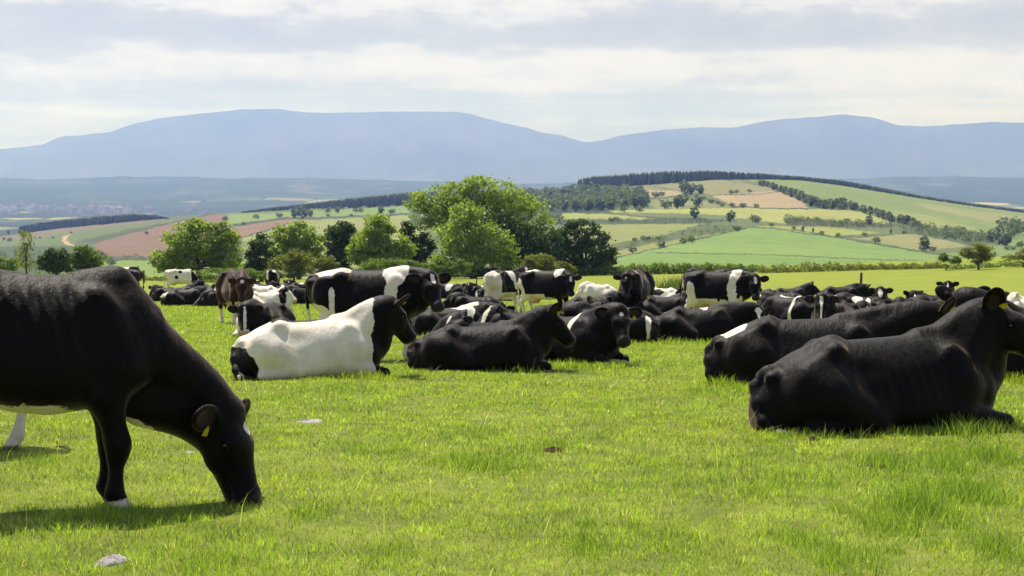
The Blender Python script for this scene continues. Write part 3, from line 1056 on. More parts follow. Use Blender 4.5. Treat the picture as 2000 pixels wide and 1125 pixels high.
def coat_material(name, dark, dark2, light=(.78, .73, .65)):
    N = Nodes(name)
    ob = N.obj()
    co = N.attr('coat', 'Fac')
    n1 = N.noise(ob, 5.0, 7, 0.6)
    n2 = N.noise(N.mapping(ob, (1, 1, .35)), 95.0, 3, 0.6)
    nb = N.noise(ob, 3.0, 4, 0.55)
    e = N.math('ADD', co, N.math('MULTIPLY', N.math('SUBTRACT', n1, 0.5), 0.16))
    e = N.math('ADD', e, N.math('MULTIPLY', N.math('SUBTRACT', n2, 0.5), 0.014))
    wmask = N.math('ADD', N.math('MULTIPLY', e, 120.0), 0.5, clamp=True)
    dk = N.mix(N.ramp(nb, [(0.4, 0), (0.7, 1)]), dark, dark2)
    dk = N.mix(N.math('MULTIPLY', n2, 0.5), dk, N.mix(1.0, dk, (0.5, 0.5, 0.5), 'MULTIPLY'))
    lt = N.mix(N.ramp(nb, [(0.35, 0), (0.7, 0.8)]), light, (light[0] * .86, light[1] * .80, light[2] * .68))
    lt = N.mix(N.math('MULTIPLY', n2, 0.35), lt, N.mix(1.0, lt, (0.62, 0.60, 0.56), 'MULTIPLY'))
    dirt = N.ramp(N.noise(ob, 2.2, 6, 0.7), [(0.46, 0), (0.66, 0.6)])
    lt = N.mix(dirt, lt, (.52, .42, .29))
    c = N.mix(wmask, dk, lt)
    c = N.mix(N.attr('udder', 'Fac'), c, (.52, .31, .22))
    c = N.mix(N.attr('hoof', 'Fac'), c, (.16, .13, .10))
    mz = N.mix(wmask, (.022, .018, .018), (.42, .24, .20))
    c = N.mix(N.attr('muzzle', 'Fac'), c, mz)
    c = N.mix(N.math('MULTIPLY', N.attr('inner', 'Fac'), 0.8), c, N.mix(wmask, (.030, .020, .016), (.40, .26, .20)))
    rough = N.math('SUBTRACT', 0.50, N.math('MULTIPLY', N.attr('muzzle', 'Fac'), 0.22))
    nm = N.noise(N.mapping(ob, (1.6, 1, 1)), 11.0, 4, 0.6)
    nf = N.noise(N.mapping(ob, (.30, 1, 1), (0, .5, 0)), 210.0, 2, 0.6)
    hgt = N.math('ADD', N.math('MULTIPLY', nf, 0.10), N.math('MULTIPLY', nm, 0.6))
    nrm = N.bump(hgt, 0.65, 0.035)
    p = N.t.nodes.new('ShaderNodeBsdfPrincipled')
    N.l(N.mix(N.math('MULTIPLY', N.math('SUBTRACT', nf, .35, clamp=True), .9), c, N.mix(1.0, c, (1.9, 1.8, 1.75), 'MULTIPLY')), p.inputs['Base Color'])
    N.l(rough, p.inputs['Roughness'])
    p.inputs['Specular IOR Level'].default_value = 0.10
    p.inputs['Sheen Weight'].default_value = 0.30
    p.inputs['Sheen Roughness'].default_value = 0.34
    p.inputs['Sheen Tint'].default_value = (0.85, 0.64, 0.50, 1)
    N.l(nrm, p.inputs['Normal'])
    return N.done(p.outputs[0])


COAT_BLACK = coat_material('black_and_white_coat', (.0022, .0018, .0017), (.0052, .0036, .0029))
COAT_BROWN = coat_material('dark_red_coat', (.040, .0125, .0080), (.026, .0085, .0060))
COAT_UMBER = coat_material('umber_coat', (.020, .0120, .0095), (.012, .0085, .0075))
EYE = Nodes('eye_dark')
EYE = EYE.done(EYE.principled((.006, .004, .003), 0.08, 0.6))
TAGM = plain('yellow_tag_plastic', (.42, .35, .03), 0.5, 0.3, 0.3)


def sphere_mesh(name, r, mat, seg=12):
    vs, fs = [], []
    for i in range(seg // 2 + 1):
        a = math.pi * i / (seg // 2)
        for j in range(seg):
            b = 2 * math.pi * j / seg
            vs.append((r * math.sin(a) * math.cos(b), r * math.sin(a) * math.sin(b), r * math.cos(a)))
    for i in range(seg // 2):
        for j in range(seg):
            fs.append((i * seg + j, (i + 1) * seg + j, (i + 1) * seg + (j + 1) % seg, i * seg + (j + 1) % seg))
    return mesh_np(name, vs, np.array(fs), [mat])


EYE_ME = sphere_mesh('eye', 0.023, EYE)
# ear tag: a waisted plastic flag with its button
tv = []
for z in (-.0015, .0015):
    for x, y in ((-.008, 0.0), (-.010, -.012), (-.024, -.022), (-.027, -.060), (.027, -.060), (.024, -.022), (.010, -.012), (.008, 0.0)):
        tv.append((x, y, z))
tf = [tuple(range(7, -1, -1)), tuple(range(8, 16))]
TAG_ME = bpy.data.meshes.new('ear_tag')
TAG_ME.from_pydata(tv, [], [tuple(range(7, -1, -1)), tuple(range(8, 16))] + [(i, (i + 1) % 8, 8 + (i + 1) % 8, 8 + i) for i in range(8)])
TAG_ME.materials.append(TAGM)

_cache = {}


def cow(px, pyg, hd, label, pose, coat=None, sc=1.0, mat=None, vox=None, tags='', cat='cow', Y=None, group='dairy cows out on the pasture', dz=0.0, xoff=0.0):
    """hd, and the neck / head yaws inside pose['look'], are picture headings: 0 = facing +x across the view, -90 = facing the camera, 90 = away"""
    x, Y_, z = gpoint(px, pyg)
    if Y is not None:
        u = ray(px, pyg)[0]
        x, Y_, z = u * Y, Y, float(ground(u * Y, Y))
    phi = math.degrees(math.atan2(x, Y_))
    pose = dict(pose)
    if 'look' in pose:
        (nh, npit), hh = pose.pop('look')
        pose['neck'] = (nh - hd, npit)
        pose['head'] = (hh[0] - hd,) + tuple(hh[1:])
    if vox is None:
        vox = float(np.clip(Y_ * 0.00075, 0.0125, 0.032))
    key = (repr(sorted(pose.items(), key=str)), round(vox, 3))
    if key not in _cache:
        _cache[key] = build_cow(pose, vox)
    v, f, info = _cache[key]
    cv, skin, ud, hoof, ear = coat_values(v, info, coat or {}, info['lie'])
    me = mesh_np('cow', v, f, [mat or COAT_BLACK], attrs={'coat': cv, 'muzzle': skin, 'udder': ud, 'hoof': hoof, 'inner': ear})
    o = link('cow', me)
    o.location = (x, Y_, z - (0.02 if not info['lie'] else 0.03) + dz)
    e_ = .8
    sx_ = float(ground(x + e_, Y_) - ground(x - e_, Y_)) / (2 * e_)
    sy_ = float(ground(x, Y_ + e_) - ground(x, Y_ - e_)) / (2 * e_)
    q = Vector((0, 0, 1)).rotation_difference(Vector((-sx_, -sy_, 1)).normalized())
    o.rotation_euler = (q.to_matrix() @ Matrix.Rotation(R(hd - phi), 3, 'Z')).to_euler()
    o.scale = (sc, sc, sc)
    tag(o, label, cat, group)
    if Y_ < 48:
        for s in (-1, 1):
            e = link('eye', EYE_ME, o)
            e.location = info['poll'] + info['HM'] @ np.array([.165, s * .108, -.064]) * info['hs']
    for s, ch in ((-1, 'r'), (1, 'l')):
        if ch in tags:
            c, A = info['ears'][s]
            t = link('ear_tag', TAG_ME, o)
            Mx = Matrix(np.concatenate([np.stack([A[:, 0], A[:, 1] * s, A[:, 2] * s], 1), np.zeros((3, 1))], 1).tolist() + [[0, 0, 0, 1]])
            down = -A[:, 1] if A[2, 1] > 0 else A[:, 1]
            xx = A[:, 0]
            zz = A[:, 2]
            yy = -down
            xx = np.cross(yy, zz)
            B = np.stack([xx, yy, zz], 1)
            t.matrix_local = Matrix.Translation(Vector(c + zz * max(.028, vox * 1.3) - A[:, 0] * .02 + down * .04)) @ Matrix(B.tolist()).to_4x4() @ Matrix.Scale(1.05, 4)
    return o
# ------------------------------------------------------------------ the herd
B_, H_ = 'B', 'H'
STAR = (H_, (.075, 0, .005), (.075, .030, .07), 1)
TRI = [(H_, (.03, 0, .0), (.045, .050, .08), 1), (H_, (.10, 0, .0), (.085, .034, .08), 1)]
FACE = TRI + [(H_, (.20, 0, 0), (.16, .022, .09), 1), (H_, (.34, 0, 0), (.16, .016, .09), 1)]
BLAZE = (H_, (.20, 0, .0), (.24, .028, .09), 1)
WIDE = (H_, (.12, 0, .0), (.16, .065, .09), 1)

# --- the grazing cow and the one hidden behind it
cow(62, 996, 0, 'big black cow grazing with its muzzle in the grass, cream belly showing', dict(poll=(1.165, -.05, .575), neck=(0, -54), thp=-2, belly=.035, hs=1.08, nk=1.35, nr=.84, head=(-34, 69), br=(.60, 0, .63), ribs=.008, len=.80, fat=.96, fl=(0, -.03), hl=(0, .1), udder=.9),
    dict(blobs=[(B_, (-.38, 0, .555), (.70, .50, .125), 1), (B_, (.58, 0, .50), (.10, .1, .10), 1), (H_, (.11, .03, .02), (.045, .035, .05), 1), (B_, (.50, -.18, .02), (.11, .10, .075), 1)]), tags='r', vox=.0105)
cow(-168, 880, 180, 'cow hidden behind the big grazing cow, only a white lower hind leg showing', dict(hl=(.34, 0), head=(0, 40)), dict(sock=.66), vox=.016)

# --- the two big lying cows on the near slope, and the one past them
cow(1762, 836, 24, 'big all-black cow lying with its head turned away, small white fleck on the hip',
    dict(lie=True, len=1.22, flat=.98, ribs=.004, fat=.95, poll=(.84, -.02, 1.04), hs=1.18, nk=1.2, neck=(0, 48), head=(-36, 28), side=1, tail=(0, -.25), ears=(60, 5), earn=(.35, .9, .15)), dict(blobs=[(B_, (-.74, -.26, .60), (.045, .05, .012), 1), (B_, (-.70, -.28, .57), (.013, .05, .035), 1), (B_, (-1.1, -.34, .06), (.12, .1, .06), 1)]), sc=1.05, tags='r', vox=.0115)
cow(1612, 752, 6, 'black cow lying behind the big all-black one, white rump patch and yellow ear tag',
    dict(lie=True, len=1.25, flat=.96, fat=.95, poll=(1.24, .0, .92), neck=(0, 18), head=(20, 30), side=1, tail=(0, -.2), ears=(55, 0), earn=(.35, .9, .15)), dict(blobs=[(B_, (-1.06, -.02, .66), (.16, .17, .14), 1)]), sc=1.07, tags='r', vox=.013)
cow(2044, 744, 172, 'black cow lying half hidden by the big all-black one, head seen from behind', dict(lie=True, flat=1.0, poll=(.98, .05, 1.06), neck=(0, 45), head=(-70, 45), ears=(35, 35)), tags='l', sc=1.05)

# --- the middle group
cow(628, 737, 4, 'white cow lying with black rump, neck and head', dict(lie=True, len=1.10, flat=.96, poll=(.93, -.02, 1.00), neck=(0, 45), head=(28, 48), side=1, tail=(0, -.3), ears=(50, 35), earn=(.4, .7, .3)),
    dict(base='white', blobs=[(B_, (1.22, 0, .5), (.62, .9, 1.3), -1), (B_, (-1.12, -.12, .12), (.34, .6, .33), -1), (B_, (-.30, .05, .80), (.40, .22, .13), -1), (B_, (-1.10, -.36, .03), (.07, .1, .07), 1)]), sc=1.0, tags='rl', vox=.013)
cow(738, 705, -7, 'standing black cow with a white shoulder band and white triangle on its forehead',
    dict(poll=(.86, -.24, 1.29), neck=(-15, 6), head=(-62, 50), ribs=.004, len=1.02, tail=(.02, 0), hl=(0, .12), ears=0),
    dict(blobs=[(B_, (.32, -.1, 1.40), (.20, .6, .26), 1), (B_, (.27, -.25, 1.10), (.09, .3, .24), 1), (B_, (-.66, 0, 1.42), (.32, .22, .13), 1), (B_, (-.88, -.2, .70), (.28, .4, .22), 1), (B_, (-.62, -.3, .92), (.05, .2, .26), 1), *TRI, (H_, (.50, .0, -.2), (.07, .07, .07), 1)], sock=(.33, .6)), sc=1.02, vox=.0135)
cow(960, 722, 3, 'all-black cow lying in profile before the standing banded cow, one yellow ear tag', dict(lie=True, len=1.16, flat=.84, poll=(.90, 0, .90), neck=(0, 32), head=(4, 46), side=1, ears=(62, 40), earn=(.35, .9, .15), tail=(0, -.2)), dict(), sc=.95, tags='r', vox=.0135)
cow(1120, 706, -40, 'black cow lying and facing the camera with a white stripe behind its shoulder', dict(lie=True, flat=.88, poll=(.90, 0, .84), look=((-40, 30), (-78, 50)), ears=-4, side=-1), dict(blobs=[(B_, (.17, -.3, .68), (.05, .35, .30), 1), (B_, (.78, 0, .04), (.2, .4, .05), 1), (H_, (.10, 0, .02), (.03, .03, .04), 1)]), tags='rl', vox=.014)
cow(1185, 670, 178, 'black cow lying behind the one facing the camera, white streak down its rump', dict(lie=True, poll=(.9, 0, .6), head=(0, 50)), dict(blobs=[(B_, (-.80, .25, .42), (.05, .4, .30), 1)]))
cow(886, 657, 2, 'black cow lying with a white saddle over its withers and white-edged rump', dict(lie=True, flat=.78, len=1.0, poll=(.98, .1, .62), neck=(20, 15), head=(70, 40), ears=20), dict(blobs=[(B_, (.18, 0, .72), (.34, .28, .15), 1), (B_, (.36, -.28, .58), (.08, .22, .24), 1), (B_, (-1.02, -.1, .35), (.13, .6, .5), 1)]))
cow(936, 682, -168, 'black cow lying low, blazed head just above the back of the all-black one', dict(lie=True, flat=.62, poll=(.45, .12, .60), look=((-160, 20), (-138, 38))), dict(blobs=[(H_, (.12, .0, .0), (.10, .03, .08), 1)]), tags='lr')
cow(1018, 668, 178, 'black cow lying with a broad white face and one narrow white stripe over its back', dict(lie=True, flat=.72, poll=(.52, .05, .66), look=((170, 25), (-150, 46)), ears=30), dict(blobs=[WIDE, (H_, (.3, 0, -.02), (.2, .05, .1), 1), (B_, (-.25, 0, .62), (.05, .5, .4), 1)]))
cow(925, 614, 177, 'plain black cow lying with its low head towards the standing banded cow', dict(lie=True, flat=.72, poll=(.75, 0, .55), head=(5, 35)), dict())
cow(1140, 648, 4, 'black cow lying with a tagged ear raised behind the white-striped one', dict(lie=True, flat=.72, poll=(.35, .1, .72), head=(60, 40), ears=40), dict(blobs=[(H_, (.1, 0, 0), (.2, .04, .09), 1)]), tags='r')
cow(1160, 630, 3, 'black cow lying with a smooth back between two standing cows', dict(lie=True, flat=.86, poll=(.95, .1, .7), head=(50, 40)), dict())
cow(1205, 652, 176, 'black cow lying with a pale ear edge, below the cow that faces the camera squarely', dict(lie=True, flat=.70, poll=(.42, .1, .66), look=((170, 20), (-155, 40)), ears=35), dict(blobs=[(H_, (.2, 0, 0), (.2, .04, .1), 1)]), tags='l')
cow(1088, 652, -3, 'black cow lying with white flecks, under the udder of the standing pied cow', dict(lie=True, flat=.66, poll=(.9, .1, .5), head=(40, 45)), dict(blobs=[(B_, (-.3, -.1, .55), (.12, .2, .08), 1)]))

# --- the standing pied cows in the middle
cow(992, 612, 48, 'standing pied cow seen from its white hindquarters, white legs, head turned back', dict(poll=(.80, .05, 1.46), look=((48, 40), (-112, 40)), hl=(.0, .12), fl=(0, .1), ribs=0), dict(blobs=[(B_, (-.98, 0, .95), (.34, .7, .9), 1), (B_, (-.05, -.15, 1.36), (.16, .5, .34), 1), (B_, (-.02, -.4, 1.02), (.07, .3, .2), 1), (B_, (-.1, 0, .52), (.6, .4, .11), 1), STAR, (H_, (.0, .1, 0), (.1, .05, .05), 1)], sock=(.62, .9)))
cow(1074, 621, -28, 'standing black cow with white hind leg, large udder and a white patch on its withers', dict(poll=(.74, -.12, 1.22), look=((-40, 10), (-80, 58)), ribs=.007, hl=(0, .08), udder=1.15), dict(blobs=[(B_, (-.90, -.2, .72), (.30, .5, .46), 1), (B_, (-.55, 0, 1.44), (.40, .16, .07), 1), (B_, (.36, 0, 1.40), (.15, .5, .20), 1), (B_, (.12, 0, .52), (.26, .4, .13), 1), (H_, (.08, 0, .0), (.10, .04, .08), 1)], sock=(.40, .9)))
cow(1166, 588, 178, 'white cow lying with its back turned, beyond the black ones', dict(lie=True, flat=.95, poll=(.8, 0, .5), head=(0, 50)), dict(base='white'))
cow(1240, 628, -106, 'standing black cow facing the camera squarely with a square white mark on its forehead', dict(poll=(.86, .02, 1.27), look=((-100, 10), (-92, 60)), ears=-3, hl=(.1, 0)), dict(blobs=[(H_, (.07, 0, .0), (.05, .04, .06), 1), (B_, (.28, .22, 1.25), (.05, .3, .30), 1)], sock=(.12, .78)))
cow(1408, 638, -16, 'standing black cow with a white collar, white belly with black spots and a ribbed flank', dict(poll=(.92, -.20, 1.27), look=((-30, 10), (-84, 58)), ribs=.006, hl=(0, .1), ears=-2), dict(blobs=[(B_, (.42, -.1, 1.42), (.13, .5, .30), 1), (B_, (.36, -.3, 1.05), (.11, .4, .36), 1), (B_, (.08, -.2, .56), (.56, .5, .18), 1), (B_, (.40, -.3, .68), (.22, .3, .22), 1), (B_, (-.70, -.25, .80), (.15, .3, .34), 1), (B_, (-.97, -.1, .90), (.07, .4, .36), 1), (B_, (.24, -.35, .73), (.035, .1, .07), -1), (B_, (.03, -.3, .75), (.05, .12, .09), -1), (B_, (.52, -.3, .80), (.04, .1, .06), -1), *TRI], sock=(.5, .9)))
cow(1392, 603, 178, 'black cow lying behind the white-collared one, head in profile beyond its rump', dict(lie=True, flat=.9, poll=(.98, 0, .98), neck=(0, 40), head=(8, 42)), dict())
cow(1357, 558, 84, 'black cow standing by the hedge with its rump towards the camera', dict(poll=(.9, 0, 1.0), neck=(0, -10), head=(0, 50)), dict(), Y=84)
cow(1434, 584, 8, 'dark brown cow whose back just shows above the white-collared one', dict(poll=(1.0, 0, .9), neck=(0, -10), head=(0, 50)), dict(), mat=COAT_UMBER)
cow(1289, 599, 178, 'white cow with one black spot lying behind the plain black ones', dict(lie=True, flat=.9, poll=(.7, 0, .6), head=(0, 40)), dict(base='white', blobs=[(B_, (.05, .3, .6), (.22, .3, .14), -1), (B_, (1.0, 0, .5), (.5, .5, .8), -1)]))
cow(1302, 629, 3, 'plain black cow lying with its head turned away and one ear up', dict(lie=True, flat=.86, poll=(.60, .1, .82), neck=(30, 40), head=(70, 30), ears=45), dict())

# --- right of the collared cow
cow(1372, 668, 1, 'black cow lying with a white spine tuft and white star between tagged ears', dict(lie=True, flat=.86, len=1.02, poll=(1.06, -.12, .68), look=((-12, 8), (-80, 56)), ears=-5), dict(blobs=[(B_, (.02, 0, .78), (.10, .3, .12), 1), (B_, (-.85, .1, .60), (.2, .12, .05), 1), (H_, (.05, 0, .0), (.05, .065, .07), 1), *FACE]), tags='rl', sc=1.0)
cow(1536, 632, 146, 'black cow lying with a white hoop round its barrel and a white cheek', dict(lie=True, flat=.9, poll=(.62, .05, .82), look=((150, 30), (-120, 40)), ears=5), dict(blobs=[(B_, (-.42, .2, .55), (.06, .7, .6), 1), (B_, (-.1, .0, .76), (.3, .14, .05), 1), (H_, (.1, -.08, -.05), (.14, .05, .08), 1)]), tags='l')
cow(1546, 595, 2, 'black cow lying in profile with head held out over the open grass', dict(lie=True, flat=.84, poll=(.80, 0, .84), neck=(0, 28), head=(4, 36), legs='out', ears=50), dict(blobs=[(H_, (.04, 0, 0), (.05, .03, .05), 1)]))
cow(1524, 602, 172, 'black cow lying back to back with the one in profile, mottled shoulder', dict(lie=True, flat=.74, poll=(.40, .1, .66), look=((160, 20), (-140, 40)), ears=10), dict(blobs=[(B_, (-.2, .35, .55), (.08, .1, .06), 1)]), mat=COAT_UMBER)
cow(1646, 602, 6, 'black cow lying with a high rounded back in front of the wooden post', dict(lie=True, flat=1.0, poll=(.86, 0, .80), neck=(0, 10), head=(6, 48), ears=50), dict(blobs=[(B_, (-.85, 0, .74), (.05, .05, .05), 1)]))
cow(1634, 652, -113, 'black cow lying and facing the camera with a white diamond on its brow', dict(lie=True, flat=.84, poll=(.82, .0, .84), look=((-105, 35), (-91, 56)), ears=-6), dict(blobs=[*FACE]))
cow(1714, 622, -84, 'black cow with a white forehead lying head-on among the clustered heads', dict(lie=True, flat=.8, poll=(.70, 0, .88), look=((-88, 40), (-90, 50)), ears=5), dict(blobs=[WIDE]))
cow(1682, 624, 176, 'dark brown pied cow lying side-on in the clustered heads', dict(lie=True, flat=.82, poll=(.66, .05, .66), look=((170, 20), (-140, 45)), ears=20), dict(blobs=[(B_, (.1, .3, .62), (.16, .3, .12), 1), (B_, (-.2, .3, .5), (.08, .2, .2), 1), WIDE]), mat=COAT_UMBER)
cow(1692, 642, -98, 'black cow with a slanting white flash on its cheek lying below the clustered heads', dict(lie=True, flat=.7, poll=(.6, 0, .62), look=((-95, 20), (-75, 50))), dict(blobs=[(H_, (.25, .06, .0), (.16, .03, .12), 1)]))
cow(1744, 640, -70, 'black cow lying with one tagged ear towards the camera, beside the white-foreheaded one', dict(lie=True, flat=.74, poll=(.55, -.05, .72), look=((-80, 20), (-100, 40))), dict(), tags='l')
cow(1766, 622, 3, 'plain black cow lying between the clustered heads and the blazed one', dict(lie=True, flat=.72, poll=(.7, .1, .5), head=(30, 50)), dict())
cow(1818, 613, 174, 'black cow lying with a long white blaze and a white patch on its hip', dict(lie=True, flat=.78, poll=(.55, .05, .70), look=((170, 25), (-70, 48)), ears=25), dict(blobs=[BLAZE, (B_, (-.55, .1, .62), (.25, .35, .12), 1)]))
cow(1856, 612, -96, 'black cow lying with head held highest of the far group, narrow pale blaze', dict(lie=True, flat=.82, poll=(.72, 0, 1.02), look=((-90, 50), (-92, 50)), ears=10), dict(blobs=[BLAZE]))
cow(1884, 632, 178, 'black cow lying with two white saddle patches, beyond the yellow-tagged rump-patched one', dict(lie=True, flat=.72, poll=(.7, 0, .5), head=(0, 50)), dict(blobs=[(B_, (.30, 0, .62), (.14, .4, .12), 1), (B_, (-.22, 0, .62), (.16, .4, .10), 1)]))
cow(2022, 640, 176, 'pied cow lying at the picture edge with white shoulder, one dark ear up', dict(lie=True, flat=.86, poll=(.52, .05, .80), look=((170, 30), (-150, 45)), ears=35), dict(blobs=[(B_, (.35, .1, .62), (.3, .6, .4), 1)]))

# --- left of the banded cow
cow(461, 633, -74, 'standing reddish-brown cow with a white star and white socks, looking at the camera', dict(fat=.88, poll=(.80, -.10, 1.20), look=((-78, 5), (-86, 58)), hl=(.0, .12), ears=0), dict(blobs=[(H_, (.07, 0, 0), (.05, .045, .06), 1), (B_, (.3, -.05, .55), (.3, .25, .10), 1)], sock=(.34, .40)), mat=COAT_BROWN)
cow(514, 656, -116, 'black cow lying and facing the camera with white blaze, white muzzle and white forelegs', dict(lie=True, flat=.86, poll=(.78, -.02, .66), look=((-110, 10), (-92, 60)), ears=4), dict(blobs=[*FACE, (H_, (.25, 0, 0), (.24, .026, .09), 1), (H_, (.50, .0, -.12), (.08, .12, .12), 1), (B_, (.62, -.26, .18), (.26, .16, .30), 1), (B_, (-.95, .2, .4), (.14, .4, .4), 1)]), tags='l')
cow(522, 608, 6, 'white cow lying in profile with a black patch on its neck', dict(lie=True, flat=.84, poll=(.62, 0, .82), neck=(0, 35), head=(-20, 40), ears=15), dict(base='white', blobs=[(B_, (.48, -.1, .50), (.15, .5, .34), -1), (H_, (.05, 0, -.05), (.12, .25, .14), -1)]))
cow(509, 590, 178, 'white cow lying with a dark head, just past the brown one', dict(lie=True, flat=.9, poll=(.7, 0, .8), look=((170, 30), (-110, 40))), dict(base='white', blobs=[(H_, (.1, 0, -.1), (.5, .4, .4), -1)]))
cow(355, 572, 12, 'white cow standing with black spots and a black neck, feeding head down', dict(poll=(1.05, 0, .62), neck=(0, -35), head=(0, 66)), dict(base='white', blobs=[(B_, (.85, 0, .9), (.42, .6, .8), -1), (B_, (-.15, -.3, 1.3), (.14, .2, .12), -1), (B_, (-.4, -.3, .95), (.10, .2, .10), -1), (B_, (-.6, 0, 1.42), (.2, .1, .06), -1)], sock=.4))
cow(533, 572, 78, 'black cow standing rump-on with white spots, under the hawthorn', dict(hl=(0, .1), poll=(.9, 0, 1.0), neck=(0, -10), head=(0, 50)), dict(blobs=[(B_, (-.7, -.2, 1.3), (.16, .12, .16), 1), (B_, (-.98, .16, 1.0), (.3, .08, .4), 1), (B_, (-.2, -.3, .95), (.10, .2, .14), 1)], sock=.3))
for (px_, py_, hd_, pose_, coat_, lab_) in [
    (330, 588, 172, dict(flat=.72, poll=(.6, 0, .7), look=((170, 20), (-100, 40))), dict(blobs=[(B_, (-.8, .1, .55), (.16, .3, .1), 1)]), 'black cow lying below the spotted white one, cream patch on its tail head'),
    (352, 583, 4, dict(flat=.7, poll=(.7, 0, .72), look=((0, 30), (-80, 40))), dict(blobs=[STAR]), 'black cow lying with a small white star, beneath the spotted white one'),
    (364, 596, 3, dict(flat=.8, poll=(.8, 0, .6), head=(0, 40)), dict(blobs=[(B_, (-.9, 0, .5), (.2, .3, .18), 1)]), 'black cow lying with a white rump tip in the row by the brown cow'),
    (398, 594, -4, dict(flat=.82, poll=(.7, 0, .86), look=((0, 30), (-70, 40))), dict(blobs=[(B_, (.5, -.2, .6), (.06, .3, .2), 1), WIDE]), 'black cow lying with a white face in the row by the brown cow'),
    (412, 585, 176, dict(flat=.86, poll=(.6, 0, .9), look=((170, 30), (-130, 40))), dict(), 'black cow lying with its head high, partly behind the brown cow'),
    (437, 598, 175, dict(flat=.66, poll=(.85, .1, .34), head=(10, 40)), dict(blobs=[BLAZE]), 'dark brown cow lying with its head low in front of the brown cow'),
    (516, 578, 175, dict(flat=.8, poll=(.6, 0, .8), look=((170, 30), (-100, 45))), dict(), 'black cow lying beneath the rump-on spotted cow'),
    (544, 576, 4, dict(flat=.76, poll=(.6, 0, .82), look=((0, 30), (-100, 45))), dict(blobs=[(H_, (.1, 0, 0), (.1, .03, .08), 1)]), 'black cow lying with a thin blaze behind the white cow in profile'),
    (560, 584, 178, dict(flat=.8, poll=(.7, 0, .82), look=((170, 30), (-120, 45))), dict(blobs=[(B_, (.2, .1, .6), (.1, .3, .14), 1)]), 'black cow lying with a white nick on its shoulder near the white one in profile'),
    (584, 594, -150, dict(flat=.84, poll=(.72, 0, .6), look=((-150, 10), (-110, 55)), legs='out'), dict(blobs=[(B_, (.7, .1, .08), (.5, .5, .10), 1)]), 'black cow lying with white forelegs stretched out beside the banded cow'),
    (592, 576, 2, dict(flat=.86, poll=(.7, 0, .86), head=(-20, 40)), dict(blobs=[(B_, (-.1, 0, .66), (.12, .3, .1), 1)]), 'black cow lying with a white spine mark, half behind the banded cow'),
    (878, 583, 150, dict(flat=.9, poll=(.7, 0, .5), head=(0, 50)), dict(blobs=[(B_, (-.1, .2, .62), (.16, .4, .28), 1), (B_, (.5, .2, .4), (.1, .3, .3), 1)]), 'pied cow lying curled up under the banded cow\'s chin'),
    (940, 586, -164, dict(flat=.84, poll=(.60, 0, .78), look=((-160, 25), (-104, 45)), ears=-3), dict(blobs=[(B_, (-.02, .25, .6), (.06, .5, .4), 1), STAR]), 'black cow lying by the thin post with a white girth stripe, facing the camera'),
    (972, 587, 4, dict(flat=.9, poll=(.7, 0, .5), head=(0, 50)), dict(base='white', blobs=[(B_, (-.75, -.1, .4), (.2, .5, .5), -1)]), 'white cow with a black rump lying behind the pied rump-on cow'),
]:
    cow(px_, py_, hd_, lab_, dict(pose_, lie=True), coat_, mat=COAT_UMBER if 'dark brown' in lab_ else None)
cow(240, 562, 3, 'pied cow standing with white back patches, just above the big grazing cow\'s back', dict(poll=(.9, 0, 1.40), neck=(0, 20), head=(10, 40), ears=40), dict(blobs=[(B_, (.05, 0, 1.4), (.30, .5, .22), 1), (B_, (-.7, 0, 1.42), (.34, .4, .12), 1)]), sc=1.05)
cow(240, 580, 174, 'dark brown cow standing with its rump just past the big grazing cow\'s withers', dict(poll=(1.0, 0, .8), neck=(0, -20), head=(0, 60)), dict(), mat=COAT_UMBER)
# ------------------------------------------------------------------ trees, hedges
def leaf_material(name, a, b, tr=0.45, warm=(1.0, 1.0, 1.0)):
    N = Nodes(name)
    at_ = N.attr('leaf', 'Fac')
    c = N.mix(at_, a, b)
    d = N.t.nodes.new('ShaderNodeBsdfPrincipled')
    N.l(c, d.inputs['Base Color'])
    d.inputs['Roughness'].default_value = 0.55
    d.inputs['Specular IOR Level'].default_value = 0.25
    t = N.t.nodes.new('ShaderNodeBsdfTranslucent')
    N.l(N.mix(1.0, c, (1.35, 1.5, 0.55), 'MULTIPLY'), t.inputs[0])
    m = N.t.nodes.new('ShaderNodeMixShader')
    m.inputs[0].default_value = tr
    N.l(d.outputs[0], m.inputs[1])
    N.l(t.outputs[0], m.inputs[2])
    return N.done(m.outputs[0])


LEAF_ASH = leaf_material('ash_leaves', (.200, .256, .066), (.298, .350, .104), .60)
LEAF_MID = leaf_material('hedge_leaves', (.110, .160, .036), (.180, .230, .054), .50)
LEAF_DARK = leaf_material('sycamore_leaves', (.045, .072, .018), (.085, .120, .028), .34)
LEAF_HAW = leaf_material('hawthorn_leaves', (.140, .160, .036), (.230, .230, .058), .45)
LEAF_FAR = leaf_material('far_leaves', (.110, .142, .068), (.168, .202, .090), .32)
LEAF_CONIFER = leaf_material('conifer_needles', (.066, .095, .046), (.105, .132, .058), .18)
BARK = plain('bark', (.075, .062, .048), 0.9, 0.1, 0.4, 6.0, 0.6)


